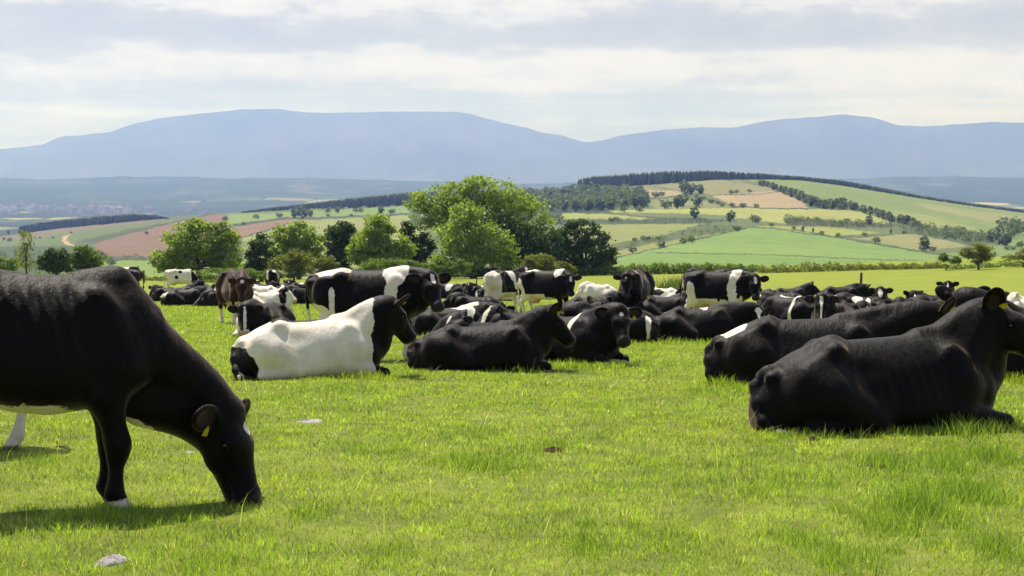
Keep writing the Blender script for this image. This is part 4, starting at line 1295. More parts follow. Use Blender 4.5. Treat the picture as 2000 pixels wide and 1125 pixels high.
def leaves_np(rng, C, Nrm, size, spread=0.9):
    """quads of leaf clusters at C with rough outward normals; returns verts, faces, value"""
    n = len(C)
    d = Nrm * 0.7 + rng.normal(0, spread, (n, 3))
    d /= np.linalg.norm(d, axis=1)[:, None] + 1e-9
    r = rng.normal(0, 1, (n, 3))
    u = np.cross(d, r)
    u /= np.linalg.norm(u, axis=1)[:, None] + 1e-9
    w_ = np.cross(d, u)
    s = size * rng.uniform(0.6, 1.35, n)[:, None]
    a = rng.uniform(0.45, 0.8, n)[:, None]
    bend = d * s * rng.uniform(-.25, .25, n)[:, None]
    V = np.stack([C - u * s, C - w_ * s * a + bend, C + u * s, C + w_ * s * a + bend], 1).reshape(-1, 3)
    Fq = np.arange(4 * n).reshape(n, 4)
    val = np.repeat(np.clip(rng.normal(.5, .28, n), 0, 1), 4)
    return V, Fq, val


def crown_points(rng, lobes, n, hollow=0.55, clump=0.35):
    """points through the volume of the lobes (c, r), denser near the skin, gathered in clumps"""
    vol = np.array([r[0] * r[1] * r[2] for c, r in lobes]) ** 0.72
    pk = rng.choice(len(lobes), n, p=vol / vol.sum())
    cs = np.array([c for c, r in lobes])[pk]
    rs = np.array([r for c, r in lobes])[pk]
    # clump centres per lobe
    nc = 26
    out = rng.normal(0, 1, (len(lobes), nc, 3))
    out /= np.linalg.norm(out, axis=2)[:, :, None]
    out *= rng.uniform(hollow, 1.0, (len(lobes), nc, 1)) ** 0.6
    ci = rng.integers(0, nc, n)
    base = out[pk, ci]
    q = base + rng.normal(0, clump * 0.55, (n, 3)) * np.array([1, 1, .7])
    return cs + q * rs, base + 0.3 * (q - base) + np.array([0, 0, .15])


def tube_np(P, Rr, seg=6):
    P = np.asarray(P, float)
    V, Fq = [], []
    for i in range(len(P)):
        t = P[min(i + 1, len(P) - 1)] - P[max(i - 1, 0)]
        t /= np.linalg.norm(t) + 1e-9
        a = np.cross(t, [0.31, 0.95, 0.1])
        a /= np.linalg.norm(a) + 1e-9
        b = np.cross(t, a)
        for j in range(seg):
            th = 2 * math.pi * j / seg
            V.append(P[i] + Rr[i] * (a * math.cos(th) + b * math.sin(th)))
    for i in range(len(P) - 1):
        for j in range(seg):
            Fq.append((i * seg + j, i * seg + (j + 1) % seg, (i + 1) * seg + (j + 1) % seg, (i + 1) * seg + j))
    return np.array(V), np.array(Fq)


def join_np(parts):
    V, Fq, o = [], [], 0
    for v, f in parts:
        V.append(v)
        Fq.append(f + o)
        o += len(v)
    return np.concatenate(V), np.concatenate(Fq)


def limb_set(rng, lobes, trunk_h, rad):
    """tapered trunk and limbs reaching into every lobe, in tree space (base at 0)"""
    cen = np.mean([c for c, r in lobes], 0)
    fork = np.array([cen[0] * .25, cen[1] * .25, trunk_h])
    n = 6
    P = [fork * t + np.array([rng.normal(0, .04), rng.normal(0, .04), 0]) * (0 < t < 1) for t in np.linspace(0, 1, n)]
    parts = [tube_np(P, np.linspace(rad * 1.25, rad * .8, n), 8)]
    for c, r in lobes:
        for k in range(3):
            tip = np.array(c) + rng.normal(0, .42, 3) * np.array(r)
            st = fork * rng.uniform(.75, 1.0)
            mid = st * .5 + tip * .5 + rng.normal(0, .12, 3) * np.linalg.norm(tip - st) * np.array([1, 1, .4])
            Q = [st, st * .7 + mid * .3 + np.array([0, 0, .1]), mid, mid * .4 + tip * .6 + rng.normal(0, .1, 3), tip]
            parts.append(tube_np(Q, np.array([.40, .30, .21, .12, .04]) * rad, 5))
    return join_np(parts)


def tree(name, px, pyb, Y, lobes, label, leaf, n, size, trunk=0.25, rad=0.22, cat='tree', group=None, depth=0.8, seed=1, hollow=.5, clump=.35, crown='crown', trunk_part=True):
    """lobes in photo pixels (x, y, rx, ry): their real size and distance follow from the tree's distance Y"""
    rng = np.random.default_rng(seed)
    base = np.array(at(px, pyb, Y))
    zg = float(ground(base[0], base[1])) if Y <= 165 else base[2]
    base[2] = min(zg, base[2] + 3) if Y <= 165 else base[2]
    k = Y / F
    L = []
    for i, lb in enumerate(lobes):
        lx, ly, rx, ry = lb[:4]
        c = np.array(at(lx, ly, Y)) - base
        rd = 0.5 * (rx + ry) * k * depth
        c[1] = lb[4] * k if len(lb) > 4 else rng.normal(0, .35) * rx * k
        L.append((c, (rx * k, rd, ry * k)))
    root = bpy.data.objects.new(name, None)
    COL.objects.link(root)
    root.location = base
    tag(root, label, cat, group)
    C, Nn = crown_points(rng, L, n, hollow, clump)
    keep = C[:, 2] > 0.05
    V, Fq, val = leaves_np(rng, C[keep], Nn[keep], size)
    link(crown, mesh_np(crown, V, Fq, [leaf], smooth=False, attrs={'leaf': val}), root)
    if trunk_part:
        top = max(c[2] for c, r in L)
        v, f = limb_set(rng, L, top * trunk, rad)
        link('trunk', mesh_np('trunk', v, f, [BARK]), root)
    return root


GT = 'trees along the far edge of the pasture'
tree('ash_tree', 940, 540, 152, [(850, 392, 44, 30, 10), (905, 385, 42, 36, 30), (940, 372, 44, 30, 40), (990, 395, 46, 38, 20), (1030, 420, 42, 36, 30), (1062, 445, 26, 22, 30), (835, 420, 34, 24, 10), (880, 430, 50, 40, 20), (960, 430, 60, 40, 50),
     (925, 360, 30, 16, 40), (818, 400, 24, 22, 0), (968, 376, 36, 28, 30), (880, 378, 34, 26, 20), (1010, 408, 40, 34, 10), (900, 410, 46, 34, 40)], 'tallest tree, broad pale green crown rising over the whole tree line', LEAF_ASH, 16675, 0.148, .3, .42, group=GT, seed=3, clump=.30)
tree('ash_tree', 925, 541, 142, [(925, 440, 44, 42, 0), (900, 470, 46, 44, -10), (955, 480, 44, 40, 0), (880, 500, 34, 34, 0), (985, 500, 34, 30, 0), (920, 510, 60, 26, -20), (905, 415, 26, 22, 0)], 'bushy pale green tree standing in front of the tallest one, ivy-dark trunk', LEAF_ASH, 11310, 0.144, .3, .34, group=GT, seed=4)
tree('sycamore_tree', 1025, 537, 145, [(1000, 450, 40, 34, 10), (1030, 470, 40, 40, 10), (985, 430, 30, 24, 10), (1060, 470, 34, 34, 10), (1040, 500, 50, 26, 0), (1015, 505, 40, 28, 0)], 'dark tree wedged between the tallest tree and the round dark one', LEAF_DARK, 10875, 0.152, .25, .35, group=GT, seed=5)
tree('sycamore_tree', 1140, 533, 148, [(1138, 462, 46, 30, 0), (1110, 480, 34, 34, 0), (1165, 485, 36, 34, 0), (1140, 500, 58, 28, -10), (1180, 500, 24, 26, 0), (1100, 502, 28, 26, 0), (1140, 445, 30, 14, 0)], 'round dark-crowned tree ending the tree line, dome shaped', LEAF_DARK, 13050, 0.136, .2, .36, group=GT, seed=6, clump=.26, hollow=.75)
tree('ash_tree', 388, 545, 132, [(350, 478, 36, 32, 0), (375, 455, 30, 26, 10), (405, 470, 34, 34, 0), (440, 470, 28, 32, 0), (335, 505, 36, 24, 0), (385, 505, 50, 28, 0), (440, 505, 34, 26, 0), (430, 445, 14, 14, 0), (318, 512, 20, 20, 0), (372, 438, 14, 10, 0)], 'wide many-lobed green tree standing alone above the spotted white cow', LEAF_ASH, 13775, 0.136, .22, .28, group=GT, seed=7)
tree('sycamore_tree', 510, 545, 135, [(510, 480, 20, 22, 0), (508, 505, 26, 24, 0), (520, 525, 30, 18, 0), (500, 525, 22, 18, 0)], 'narrow dark tree between the lone wide tree and the hawthorn', LEAF_DARK, 6090, 0.128, .25, .20, group=GT, seed=8)
tree('ash_tree', 585, 543, 148, [(560, 460, 26, 22, 0), (590, 462, 30, 26, 0), (610, 480, 24, 24, 0), (555, 485, 30, 22, 0), (590, 500, 36, 20, 0)], 'pale green round-topped tree behind the hawthorn', LEAF_ASH, 8120, 0.144, .3, .22, group=GT, seed=9)
tree('hawthorn_bush', 575, 546, 126, [(560, 515, 30, 20, 0), (590, 512, 24, 20, 0), (575, 500, 20, 14, 0), (560, 530, 34, 14, 0)], 'yellowish hawthorn bush with a dark hollow beneath, before the tree line', LEAF_HAW, 5220, 0.104, .2, .10, 'bush', group=GT, seed=10)
tree('hawthorn_bush', 632, 545, 134, [(632, 512, 20, 14, 0), (620, 525, 24, 14, 0), (645, 526, 20, 14, 0)], 'small yellowish hawthorn bush at the foot of the dark upright tree', LEAF_HAW, 3190, 0.104, .2, .08, 'bush', group=GT, seed=11)
tree('sycamore_tree', 660, 543, 140, [(664, 450, 24, 18, 0), (655, 475, 26, 26, 0), (668, 495, 28, 26, 0), (655, 515, 26, 22, 0), (680, 460, 14, 20, 0)], 'dark upright tree left of the feathery pale one', LEAF_DARK, 7540, 0.136, .25, .24, group=GT, seed=12)
tree('ash_tree', 742, 543, 138, [(738, 450, 30, 28, 0), (745, 432, 18, 14, 0), (715, 470, 30, 30, 0), (765, 472, 30, 28, 0), (740, 495, 52, 26, 0), (790, 490, 20, 24, 0), (700, 495, 24, 24, 0)], 'feathery pale green tree with a pointed top, between two dark ones', LEAF_ASH, 11890, 0.128, .25, .26, group=GT, seed=13)
tree('sycamore_tree', 818, 543, 154, [(815, 460, 24, 20, 0), (822, 485, 24, 26, 0), (815, 510, 22, 22, 0), (795, 450, 16, 16, 0)], 'small dark tree in the shade beside the tallest tree', LEAF_DARK, 4930, 0.144, .25, .18, group=GT, seed=14)
tree('hawthorn_bush', 1052, 540, 128, [(1050, 510, 26, 16, 0), (1040, 522, 24, 14, 0), (1066, 522, 20, 14, 0)], 'yellow-green bush at the foot of the tree line above the pied rump-on cow', LEAF_HAW, 3770, 0.096, .2, .09, 'bush', group=GT, seed=15)
tree('hawthorn_bush', 1098, 538, 132, [(1096, 520, 18, 9, 0), (1108, 526, 16, 8, 0)], 'low yellowish bush in front of the round dark-crowned tree', LEAF_HAW, 1885, 0.088, .2, .06, 'bush', group=GT, seed=16)
tree('bramble_bush', 760, 545, 130, [(740, 520, 40, 18, 0), (790, 522, 36, 16, 0), (830, 526, 30, 14, 0)], 'low tangled bramble under the feathery pale tree', LEAF_MID, 5220, 0.096, .2, .07, 'bush', group=GT, seed=17)
tree('bramble_bush', 868, 543, 130, [(860, 522, 26, 16, 0), (890, 526, 24, 12, 0), (905, 518, 16, 12, 0)], 'low leafy bramble before the bushy pale tree', LEAF_MID, 3480, 0.096, .2, .07, 'bush', group=GT, seed=18)
tree('bramble_bush', 450, 546, 126, [(420, 535, 34, 10, 0), (470, 534, 34, 11, 0), (505, 538, 20, 8, 0)], 'low strip of nettles and bramble under the lone wide tree', LEAF_MID, 3190, 0.088, .2, .05, 'bush', group=GT, seed=19)
tree('young_tree', 52, 545, 120, [(50, 470, 12, 18, 0), (48, 492, 18, 16, 0), (55, 512, 20, 14, 0), (46, 458, 6, 8, 0)], 'thin sparse young tree above the grazing cow\'s back', LEAF_HAW, 754, 0.096, .6, .07, group=GT, seed=20, clump=.6)
tree('thorn_bush', 108, 546, 118, [(108, 500, 22, 18, 0), (118, 515, 26, 20, 0), (92, 515, 18, 16, 0)], 'dark thorn bush above the grazing cow\'s back, next to the sparse young tree', LEAF_DARK, 4350, 0.096, .2, .10, 'bush', group=GT, seed=21)
tree('thorn_bush', 162, 546, 120, [(158, 492, 20, 14, 0), (170, 505, 26, 20, 0), (150, 512, 24, 18, 0), (182, 515, 18, 16, 0)], 'mid green thorn bush over the grazing cow\'s withers', LEAF_MID, 4930, 0.096, .2, .10, 'bush', group=GT, seed=22)
tree('thorn_bush', 15, 546, 128, [(10, 515, 30, 14, 0), (-30, 512, 30, 18, 0)], 'low green bush at the picture edge beyond the grazing cow', LEAF_MID, 3480, 0.096, .2, .08, 'bush', group=GT, seed=23)
tree('thorn_bush', 1912, 515, 132, [(1905, 490, 24, 14, 0), (1925, 494, 20, 12, 0), (1888, 494, 14, 10, 0), (1910, 503, 24, 10, 0)], 'spreading thorn bush standing up from the hedge over open grass', LEAF_HAW, 4640, 0.080, .2, .08, 'bush', group=GT, seed=24)
tree('thorn_bush', 1998, 509, 134, [(2000, 496, 18, 10, 0), (1975, 503, 22, 6, 0), (2030, 494, 24, 14, 0)], 'reddish green thorn bush in the hedge at the picture edge', LEAF_HAW, 2900, 0.080, .2, .07, 'bush', group=GT, seed=25)
tree('thorn_bush', 1848, 518, 134, [(1842, 503, 10, 9, 0), (1856, 509, 16, 6, 0), (1868, 508, 10, 7, 0)], 'ragged little thorn bush in the low hedge', LEAF_MID, 1595, 0.080, .2, .05, 'bush', group=GT, seed=26)


def hedge(px0, px1, Y, hpx, label, leaf, n, size, seed, name='hedge', jag=.5):
    rng = np.random.default_rng(seed)
    px = rng.uniform(px0, px1, n)
    u = (px - CX) / F
    x = u * Y
    zg = ground(x, np.full(n, Y))
    hh = (np.interp(px, [p for p, _ in hpx], [h for _, h in hpx])) * Y / F * (1 + jag * (0.55 * np.sin(px * 0.21 + seed) * np.sin(px * .083) + .35 * np.sin(px * .57)))
    t = rng.uniform(0, 1, n) ** .8
    C = np.stack([x + rng.normal(0, .1, n), Y + rng.normal(0, .45, n), zg + np.maximum(hh, .15) * t], 1)
    Nn = np.stack([rng.normal(0, .4, n), -np.ones(n) * .3, t], 1)
    V, Fq, val = leaves_np(rng, C, Nn, size)
    o = link(name, mesh_np(name, V, Fq, [leaf], smooth=False, attrs={'leaf': val}))
    tag(o, label, 'hedge')
    return o


hedge(1060, 1480, 146, [(1060, 14), (1200, 17), (1300, 18), (1400, 15), (1480, 11)], 'thick low hedge bounding the pasture, right of the round dark-crowned tree'.replace(', right of', ' beside'), LEAF_MID, 13050, 0.104, 31)
hedge(1480, 1850, 140, [(1480, 11), (1600, 14), (1700, 9), (1800, 8), (1850, 9)], 'thin ragged hedge along the pasture top between the collared cow and the ragged thorn', LEAF_HAW, 7540, 0.088, 32, jag=.9)
hedge(1850, 2300, 136, [(1850, 7), (1960, 9), (2020, 12), (2300, 12)], 'hedge remnant under the spreading thorn bush', LEAF_MID, 4640, 0.088, 33, jag=.8)
hedge(-500, 480, 134, [(-500, 20), (0, 12), (200, 10), (300, 7), (480, 8)], 'rough nettle bank closing the pasture behind the grazing cow', LEAF_MID, 9425, 0.096, 34, jag=.7)
hedge(640, 1060, 150, [(640, 14), (760, 22), (900, 18), (1060, 16)], 'shady undergrowth along the foot of the tree line', LEAF_DARK, 9425, 0.112, 35)

# --- the woods on the far hill: masses of trees nobody could count
def conifers(name, line, n, h, label, seed, leaf, spread):
    """plantation: spiky crowns standing on the hillside in a band along a photo line of (px, py bottom, py top)"""
    rng = np.random.default_rng(seed)
    L_ = np.array(line, float)
    px = rng.uniform(L_[0, 0], L_[-1, 0], n)
    yb = np.interp(px, L_[:, 0], L_[:, 1])
    yt = np.interp(px, L_[:, 0], L_[:, 2])
    cr = crest_y(px)
    py = np.maximum(yb + (yt - yb) * rng.uniform(0, spread, n), cr + .2)
    py = yb + (py - yb)
    x, d, z = hill_point(px, py)
    topz = CAMH + ray(px, yt)[1] * d
    H_m = np.clip((topz - z), 1.5, h or 24) * rng.uniform(.76, 1.05, n)
    V, Fc, val = [], [], []
    o = 0
    for i in range(n):
        r0 = max(H_m[i], 7) * rng.uniform(.16, .24)
        k = 6
        th0 = rng.uniform(0, 6.28)
        ring = [(x[i] + r0 * f_ * math.cos(th0 + 2 * math.pi * j / k) * rng.uniform(.75, 1.2), d[i] + r0 * f_ * math.sin(th0 + 2 * math.pi * j / k), z[i] + H_m[i] * zz)
                for f_, zz in ((.7, .02), (1.0, .22), (.55, .62), (.30, .80)) for j in range(k)]
        ring.append((x[i] + rng.normal(0, .2), d[i], z[i] + H_m[i]))
        V += ring
        val += [rng.uniform(0, 1)] * len(ring)
        for a in range(3):
            for j in range(k):
                Fc.append((o + a * k + j, o + a * k + (j + 1) % k, o + (a + 1) * k + (j + 1) % k, o + (a + 1) * k + j))
        for j in range(k):
            Fc.append((o + 3 * k + j, o + 3 * k + (j + 1) % k, o + 4 * k, o + 4 * k))
        o += len(ring)
    Fc = np.array(Fc)
    q = Fc[Fc[:, 2] != Fc[:, 3]]
    t3 = Fc[Fc[:, 2] == Fc[:, 3]][:, :3]
    ob = link(name, mesh_np(name, V, [q, t3], [leaf], smooth=False, attrs={'leaf': val}))
    tag(ob, label, 'forest', kind='stuff')


conifers('conifer_forest', [(1130, 369, 347), (1160, 367, 343), (1290, 360, 333), (1400, 351, 332), (1500, 351, 338), (1560, 352, 343), (1640, 362, 350), (1700, 372, 361), (1800, 388, 381), (1900, 403, 396), (2010, 417, 410), (2200, 442, 434)],
         2300, None, 'dark conifer plantation running along the crest of the hill', 41, LEAF_CONIFER, .35)
conifers('conifer_forest', [(470, 416, 412), (520, 413, 405), (600, 409, 396), (700, 406, 384), (800, 402, 374), (880, 398, 370), (1000, 392, 372), (1130, 385, 366)], 2300, 13, 'long conifer wood on the gentle slope left of the tallest tree'.replace(' left of', ' beyond'), 42, LEAF_CONIFER, .9)
conifers('conifer_forest', [(38, 452, 440), (70, 449, 434), (120, 446, 428), (200, 439, 420), (260, 433, 416), (300, 429, 418), (330, 427, 424)], 900, 13, 'isolated dark plantation at the end of the heathery slope', 43, LEAF_CONIFER, .35)


def woodland(name, pts, n_tree, label, seed, h=(8, 13), leafn=70):
    rng = np.random.default_rng(seed)
    P = np.array(pts, float)
    V, Fq, val, o = [], [], [], 0
    lo_, hi_ = P.min(0), P.max(0)
    got = 0
    while got < n_tree:
        p = rng.uniform(lo_, hi_)
        if not in_poly(np.array([p[0]]), np.array([p[1]]), pts)[0]:
            continue
        got += 1
        x, d, z = hill_point(p[0], p[1])
        H_ = rng.uniform(*h)
        W_ = H_ * rng.uniform(.36, .5)
        lob = [((0, 0, H_ * .58), (W_, W_, H_ * .42))]
        C, Nn = crown_points(rng, lob, leafn, .7, .35)
        v, f, a = leaves_np(rng, C + np.array([x, d, z]), Nn, H_ * .12)
        V.append(v)
        Fq.append(f + o)
        val.append(a * .6 + .4 * rng.uniform(0, 1))
        o += len(v)
    ob = link(name, mesh_np(name, np.concatenate(V), np.concatenate(Fq), [LEAF_FAR], smooth=False, attrs={'leaf': np.concatenate(val)}))
    tag(ob, label, 'wood', kind='stuff')


woodland('broadleaf_wood', [(1000, 385), (1140, 368), (1240, 378), (1262, 392), (1265, 405), (1190, 410), (1080, 414), (1000, 414)], 330, 'hazy mixed wood on the hillside between the tallest tree and the tan fields', 51, (4.5, 8.5))
woodland('broadleaf_wood', [(1060, 424), (1110, 430), (1120, 440), (1060, 440)], 16, 'dark clump of hillside wood just over the round dark-crowned tree', 52, (3, 5), 60)
woodland('broadleaf_wood', [(1940, 440), (2080, 440), (2080, 474), (1975, 470)], 60, 'rounded grey-green wood on the hillside at the picture edge', 53, (5, 8.5))
woodland('broadleaf_wood', [(1745, 440), (1890, 455), (1960, 475), (1900, 478), (1790, 458)], 90, 'straggling grey-green scrub wood across the hill fields', 54, (2.4, 4.4), 45)
woodland('broadleaf_wood', [(1530, 428), (1600, 432), (1740, 442), (1740, 447), (1640, 446), (1535, 443)], 120, 'brownish young plantation strip in the hill fields', 55, (1.8, 3.0), 36)
woodland('broadleaf_wood', [(1310, 458), (1372, 442), (1450, 444), (1415, 458), (1350, 474), (1270, 481), (1205, 490)], 70, 'scattered gorse and scrub above the big green hill field', 56, (1.0, 2.2), 26)
woodland('broadleaf_wood', [(1190, 432), (1320, 428), (1450, 436), (1340, 438), (1190, 437)], 90, 'dark scrubby strip between two olive hill fields', 57, (1.0, 2.0), 26)
woodland('broadleaf_wood', [(-60, 500), (100, 492), (190, 494), (220, 512), (220, 530), (-60, 535)], 110, 'bluish bushes in the hollow below the heathery slope', 58, (1.8, 3.2), 40)
woodland('broadleaf_wood', [(225, 500), (330, 502), (470, 484), (500, 500), (340, 510), (225, 506)], 70, 'hazy hedge bushes at the lower edge of the heather', 59, (1.2, 2.2), 36)

# --- single trees and bushes on the hillside: one of each kind, then copies
def hill_proto(name, seed, w, h, trunk, n=210, lf=.125):
    rng = np.random.default_rng(seed)
    lob = [((rng.normal(0, .12) * w, 0, h * .62), (w, w, h * .38)), ((rng.normal(0, .3) * w, 0, h * .45), (w * .8, w * .8, h * .34))]
    C, Nn = crown_points(rng, lob, n, .65, .32)
    V, Fq, val = leaves_np(rng, C, Nn, lf * h)
    cm = mesh_np('crown', V, Fq, [LEAF_FAR], smooth=False, attrs={'leaf': val})
    v, f = tube_np([(0, 0, -.3), (0, 0, h * .25), (0, 0, h * .55)], [trunk, trunk * .8, trunk * .4], 6)
    tm = mesh_np('trunk', v, f, [BARK])
    return name, cm, tm


PROT = [hill_proto('hillside_tree', 61, .42, 1.0, .045), hill_proto('hillside_tree', 62, .36, 1.0, .04), hill_proto('hillside_bush', 63, .55, .8, .05), hill_proto('hillside_tree', 64, .24, 1.0, .03)]
HT = [  # px, py of the foot, height in photo px, prototype, where it stands
    (1335, 404, 26, 0, 'paired'), (1360, 405, 24, 0, 'paired'), (1357, 427, 22, 1, 'on the pale strip'), (1427, 433, 20, 0, 'on the pale strip'), (1248, 388, 24, 1, 'by the little tan field'), (1279, 386, 14, 2, 'by the little tan field'),
    (1293, 384, 12, 2, 'by the little tan field'), (1338, 380, 26, 0, 'under the olive crown field'), (1352, 380, 20, 0, 'under the olive crown field'), (1366, 379, 18, 1, 'under the olive crown field'),
    (1300, 408, 22, 2, 'along the yellow strip'), (1322, 408, 24, 3, 'along the yellow strip'), (1220, 414, 14, 2, 'along the yellow strip'), (1246, 414, 14, 2, 'along the yellow strip'), (1195, 434, 12, 2, 'on the dark scrub line'), (1205, 432, 11, 2, 'on the dark scrub line'),
    (1470, 434, 18, 2, 'at the tip of the big green field'), (1482, 435, 14, 2, 'at the tip of the big green field'), (1438, 452, 14, 2, 'at the tip of the big green field'), (1335, 476, 14, 2, 'on the upper bank of the big green field'), (1352, 474, 16, 2, 'on the upper bank of the big green field'),
    (1288, 484, 12, 2, 'on the upper bank of the big green field'), (1296, 484, 12, 3, 'on the upper bank of the big green field'), (1235, 494, 16, 2, 'on the upper bank of the big green field'), (1255, 470, 12, 2, 'in the olive slope'), (1268, 470, 11, 2, 'in the olive slope'), (1285, 470, 10, 2, 'in the olive slope'), (1240, 472, 10, 2, 'in the olive slope'),
    (1507, 443, 10, 2, 'along the hedge over the big green field'), (1549, 448, 8, 2, 'along the hedge over the big green field'), (1568, 452, 10, 3, 'along the hedge over the big green field'), (1588, 455, 9, 3, 'along the hedge over the big green field'), (1605, 459, 10, 2, 'along the hedge over the big green field'), (1638, 463, 10, 2, 'along the hedge over the big green field'),
    (1687, 462, 10, 2, 'above the tan corner field'), (1740, 457, 9, 3, 'above the tan corner field'), (1766, 457, 9, 2, 'above the tan corner field'), (1710, 475, 16, 2, 'below the tan corner field'), (1803, 489, 26, 1, 'below the tan corner field'), (1800, 490, 12, 2, 'below the tan corner field'), (1823, 491, 12, 2, 'below the tan corner field'),
    (1697, 440, 18, 1, 'beside the brownish plantation'), (1640, 440, 12, 2, 'beside the brownish plantation'), (1952, 478, 34, 0, 'before the edge wood'), (1938, 474, 26, 0, 'before the edge wood'), (1965, 480, 26, 1, 'before the edge wood'), (1995, 484, 16, 2, 'before the edge wood'), (1965, 489, 10, 2, 'before the edge wood'), (1980, 489, 9, 2, 'before the edge wood'),
    (590, 428, 24, 0, 'over the heather'), (578, 426, 20, 0, 'over the heather'), (604, 424, 16, 0, 'over the heather'), (545, 425, 12, 2, 'over the heather'), (500, 428, 12, 2, 'over the heather'), (442, 432, 12, 2, 'over the heather'), (415, 444, 10, 2, 'over the heather'), (476, 440, 8, 2, 'over the heather'), (535, 450, 8, 2, 'over the heather'), (285, 458, 8, 2, 'over the heather'),
    (643, 416, 12, 2, 'under the long conifer wood'), (660, 416, 13, 0, 'under the long conifer wood'), (695, 415, 11, 2, 'under the long conifer wood'), (706, 415, 10, 2, 'under the long conifer wood'), (746, 418, 16, 1, 'under the long conifer wood'), (767, 418, 12, 2, 'under the long conifer wood'), (640, 423, 7, 2, 'under the long conifer wood'), (686, 423, 7, 2, 'under the long conifer wood'),
    (196, 506, 16, 0, 'in the hollow by the small green field'), (215, 518, 16, 2, 'in the hollow by the small green field'), (206, 506, 10, 2, 'in the hollow by the small green field'), (16, 458, 8, 3, 'on the bare heath'), (8, 470, 7, 3, 'on the bare heath'), (20, 472, 9, 2, 'on the bare heath'), (103, 466, 5, 2, 'on the bare heath'), (78, 466, 5, 2, 'on the bare heath'), (140, 456, 5, 2, 'on the bare heath'),
    (1080, 412, 22, 0, 'in front of the mixed wood'), (1100, 413, 24, 0, 'in front of the mixed wood'), (1125, 413, 22, 0, 'in front of the mixed wood'), (1150, 412, 24, 1, 'in front of the mixed wood'), (1172, 411, 24, 0, 'in front of the mixed wood'), (1196, 410, 26, 0, 'in front of the mixed wood'), (1218, 409, 22, 0, 'in front of the mixed wood'), (1240, 406, 26, 1, 'in front of the mixed wood'), (1258, 405, 24, 0, 'in front of the mixed wood'),
    (1375, 393, 12, 2, 'between tan and olive fields'), (1388, 398, 12, 2, 'between tan and olive fields'), (1402, 400, 10, 2, 'between tan and olive fields'), (1412, 404, 10, 2, 'between tan and olive fields'), (1428, 405, 11, 2, 'between tan and olive fields'), (1452, 406, 12, 2, 'between tan and olive fields'), (1477, 406, 10, 2, 'between tan and olive fields'), (1427, 379, 10, 2, 'between tan and olive fields'), (1440, 378, 9, 2, 'between tan and olive fields'), (1463, 376, 8, 2, 'between tan and olive fields'),
]
# the row of dark trees running down the hill
for i, (a_, b_, c_) in enumerate([(1484, 363, 10), (1492, 364, 11), (1500, 366, 11), (1508, 370, 12), (1516, 373, 12), (1526, 376, 13), (1534, 380, 14), (1544, 384, 16), (1553, 388, 17), (1563, 392, 18), (1571, 396, 17), (1582, 402, 19), (1592, 404, 17), (1602, 406, 15), (1612, 407, 16), (1622, 407, 17), (1632, 407, 18), (1641, 407, 19), (1649, 407, 18),
                                  (1662, 410, 16), (1672, 412, 14), (1685, 416, 14), (1700, 420, 16), (1712, 424, 16), (1724, 428, 15), (1735, 432, 17), (1742, 433, 13), (1760, 437, 16), (1772, 440, 18), (1782, 441, 15), (1792, 442, 10)]):
    HT.append((a_, b_, c_ * 1.1, 3 if i % 3 else 1, 'row'))
    HT.append((a_ + 5, b_ + 1.5, c_ * (.75 + .1 * (i % 4)), 1 if i % 2 else 2, 'row'))
for k, (px_, py_, hpx_, pr, where) in enumerate(HT):
    nm, cm, tm = PROT[pr]
    x, d, z = hill_point(px_, py_)
    h_ = hpx_ * d / F
    o = bpy.data.objects.new(nm, None)
    COL.objects.link(o)
    o.location = (float(x), float(d), float(z))
    o.scale = (h_, h_, h_)
    o.rotation_euler = (0, 0, (k * 2.4) % 6.28)
    kind = 'bush' if pr == 2 else 'tree'
    if where == 'row':
        tag(o, 'dark tree in the single row running down the far hill between fields', 'tree', 'row of dark trees down the hill')
    elif where == 'paired':
        tag(o, 'round dark hillside tree, one of an equal pair on the olive field', 'tree', 'equal pair of round hill trees')
    else:
        tag(o, 'small hazy %s on the far hill, %s' % (kind, where), kind, 'hill %ss %s' % (kind if kind == 'tree' else 'bushe', where))
    link('crown', cm, o)
    link('trunk', tm, o)
# ------------------------------------------------------------------ posts, stones, dung
WOOD = plain('weathered_wood', (.085, .070, .050), 0.9, 0.1, 0.4, 14.0, 0.5)


def post(px, py, top_py, wpx, label, lean=0.0, Y=None):
    x, Y_, z = gpoint(px, py)
    h = (py - top_py) * Y_ / F
    r = wpx * Y_ / F / 2
    rng = np.random.default_rng(int(px))
    P = [(0, 0, -.1), (lean * h * .5, 0, h * .5), (lean * h, 0, h * .985), (lean * h, 0, h)]
    v, f = tube_np(P, [r * 1.05, r, r * .97, r * .75], 8)
    v += rng.normal(0, r * .05, v.shape)
    n = len(v)
    v = np.concatenate([v, [[lean * h, 0, h]]])
    t = np.array([(n - 8 + j, n - 8 + (j + 1) % 8, n) for j in range(8)])
    o = link('fence_post', mesh_np('fence_post', v, [f, t], [WOOD], smooth=False))
    o.location = (x, Y_, z)
    tag(o, label, 'post', 'posts standing in the pasture')


post(1680, 592, 532, 5.2, 'dark wooden post standing up behind the high-backed black cow', .02)
post(931, 574, 541, 2.6, 'thin dark post standing behind the girth-striped cow')
post(281, 553, 528, 4, 'short stump of a post past the dark brown cow\'s rump')
post(1409, 548, 526, 5, 'short mossy post in the hedge behind the white-collared cow')


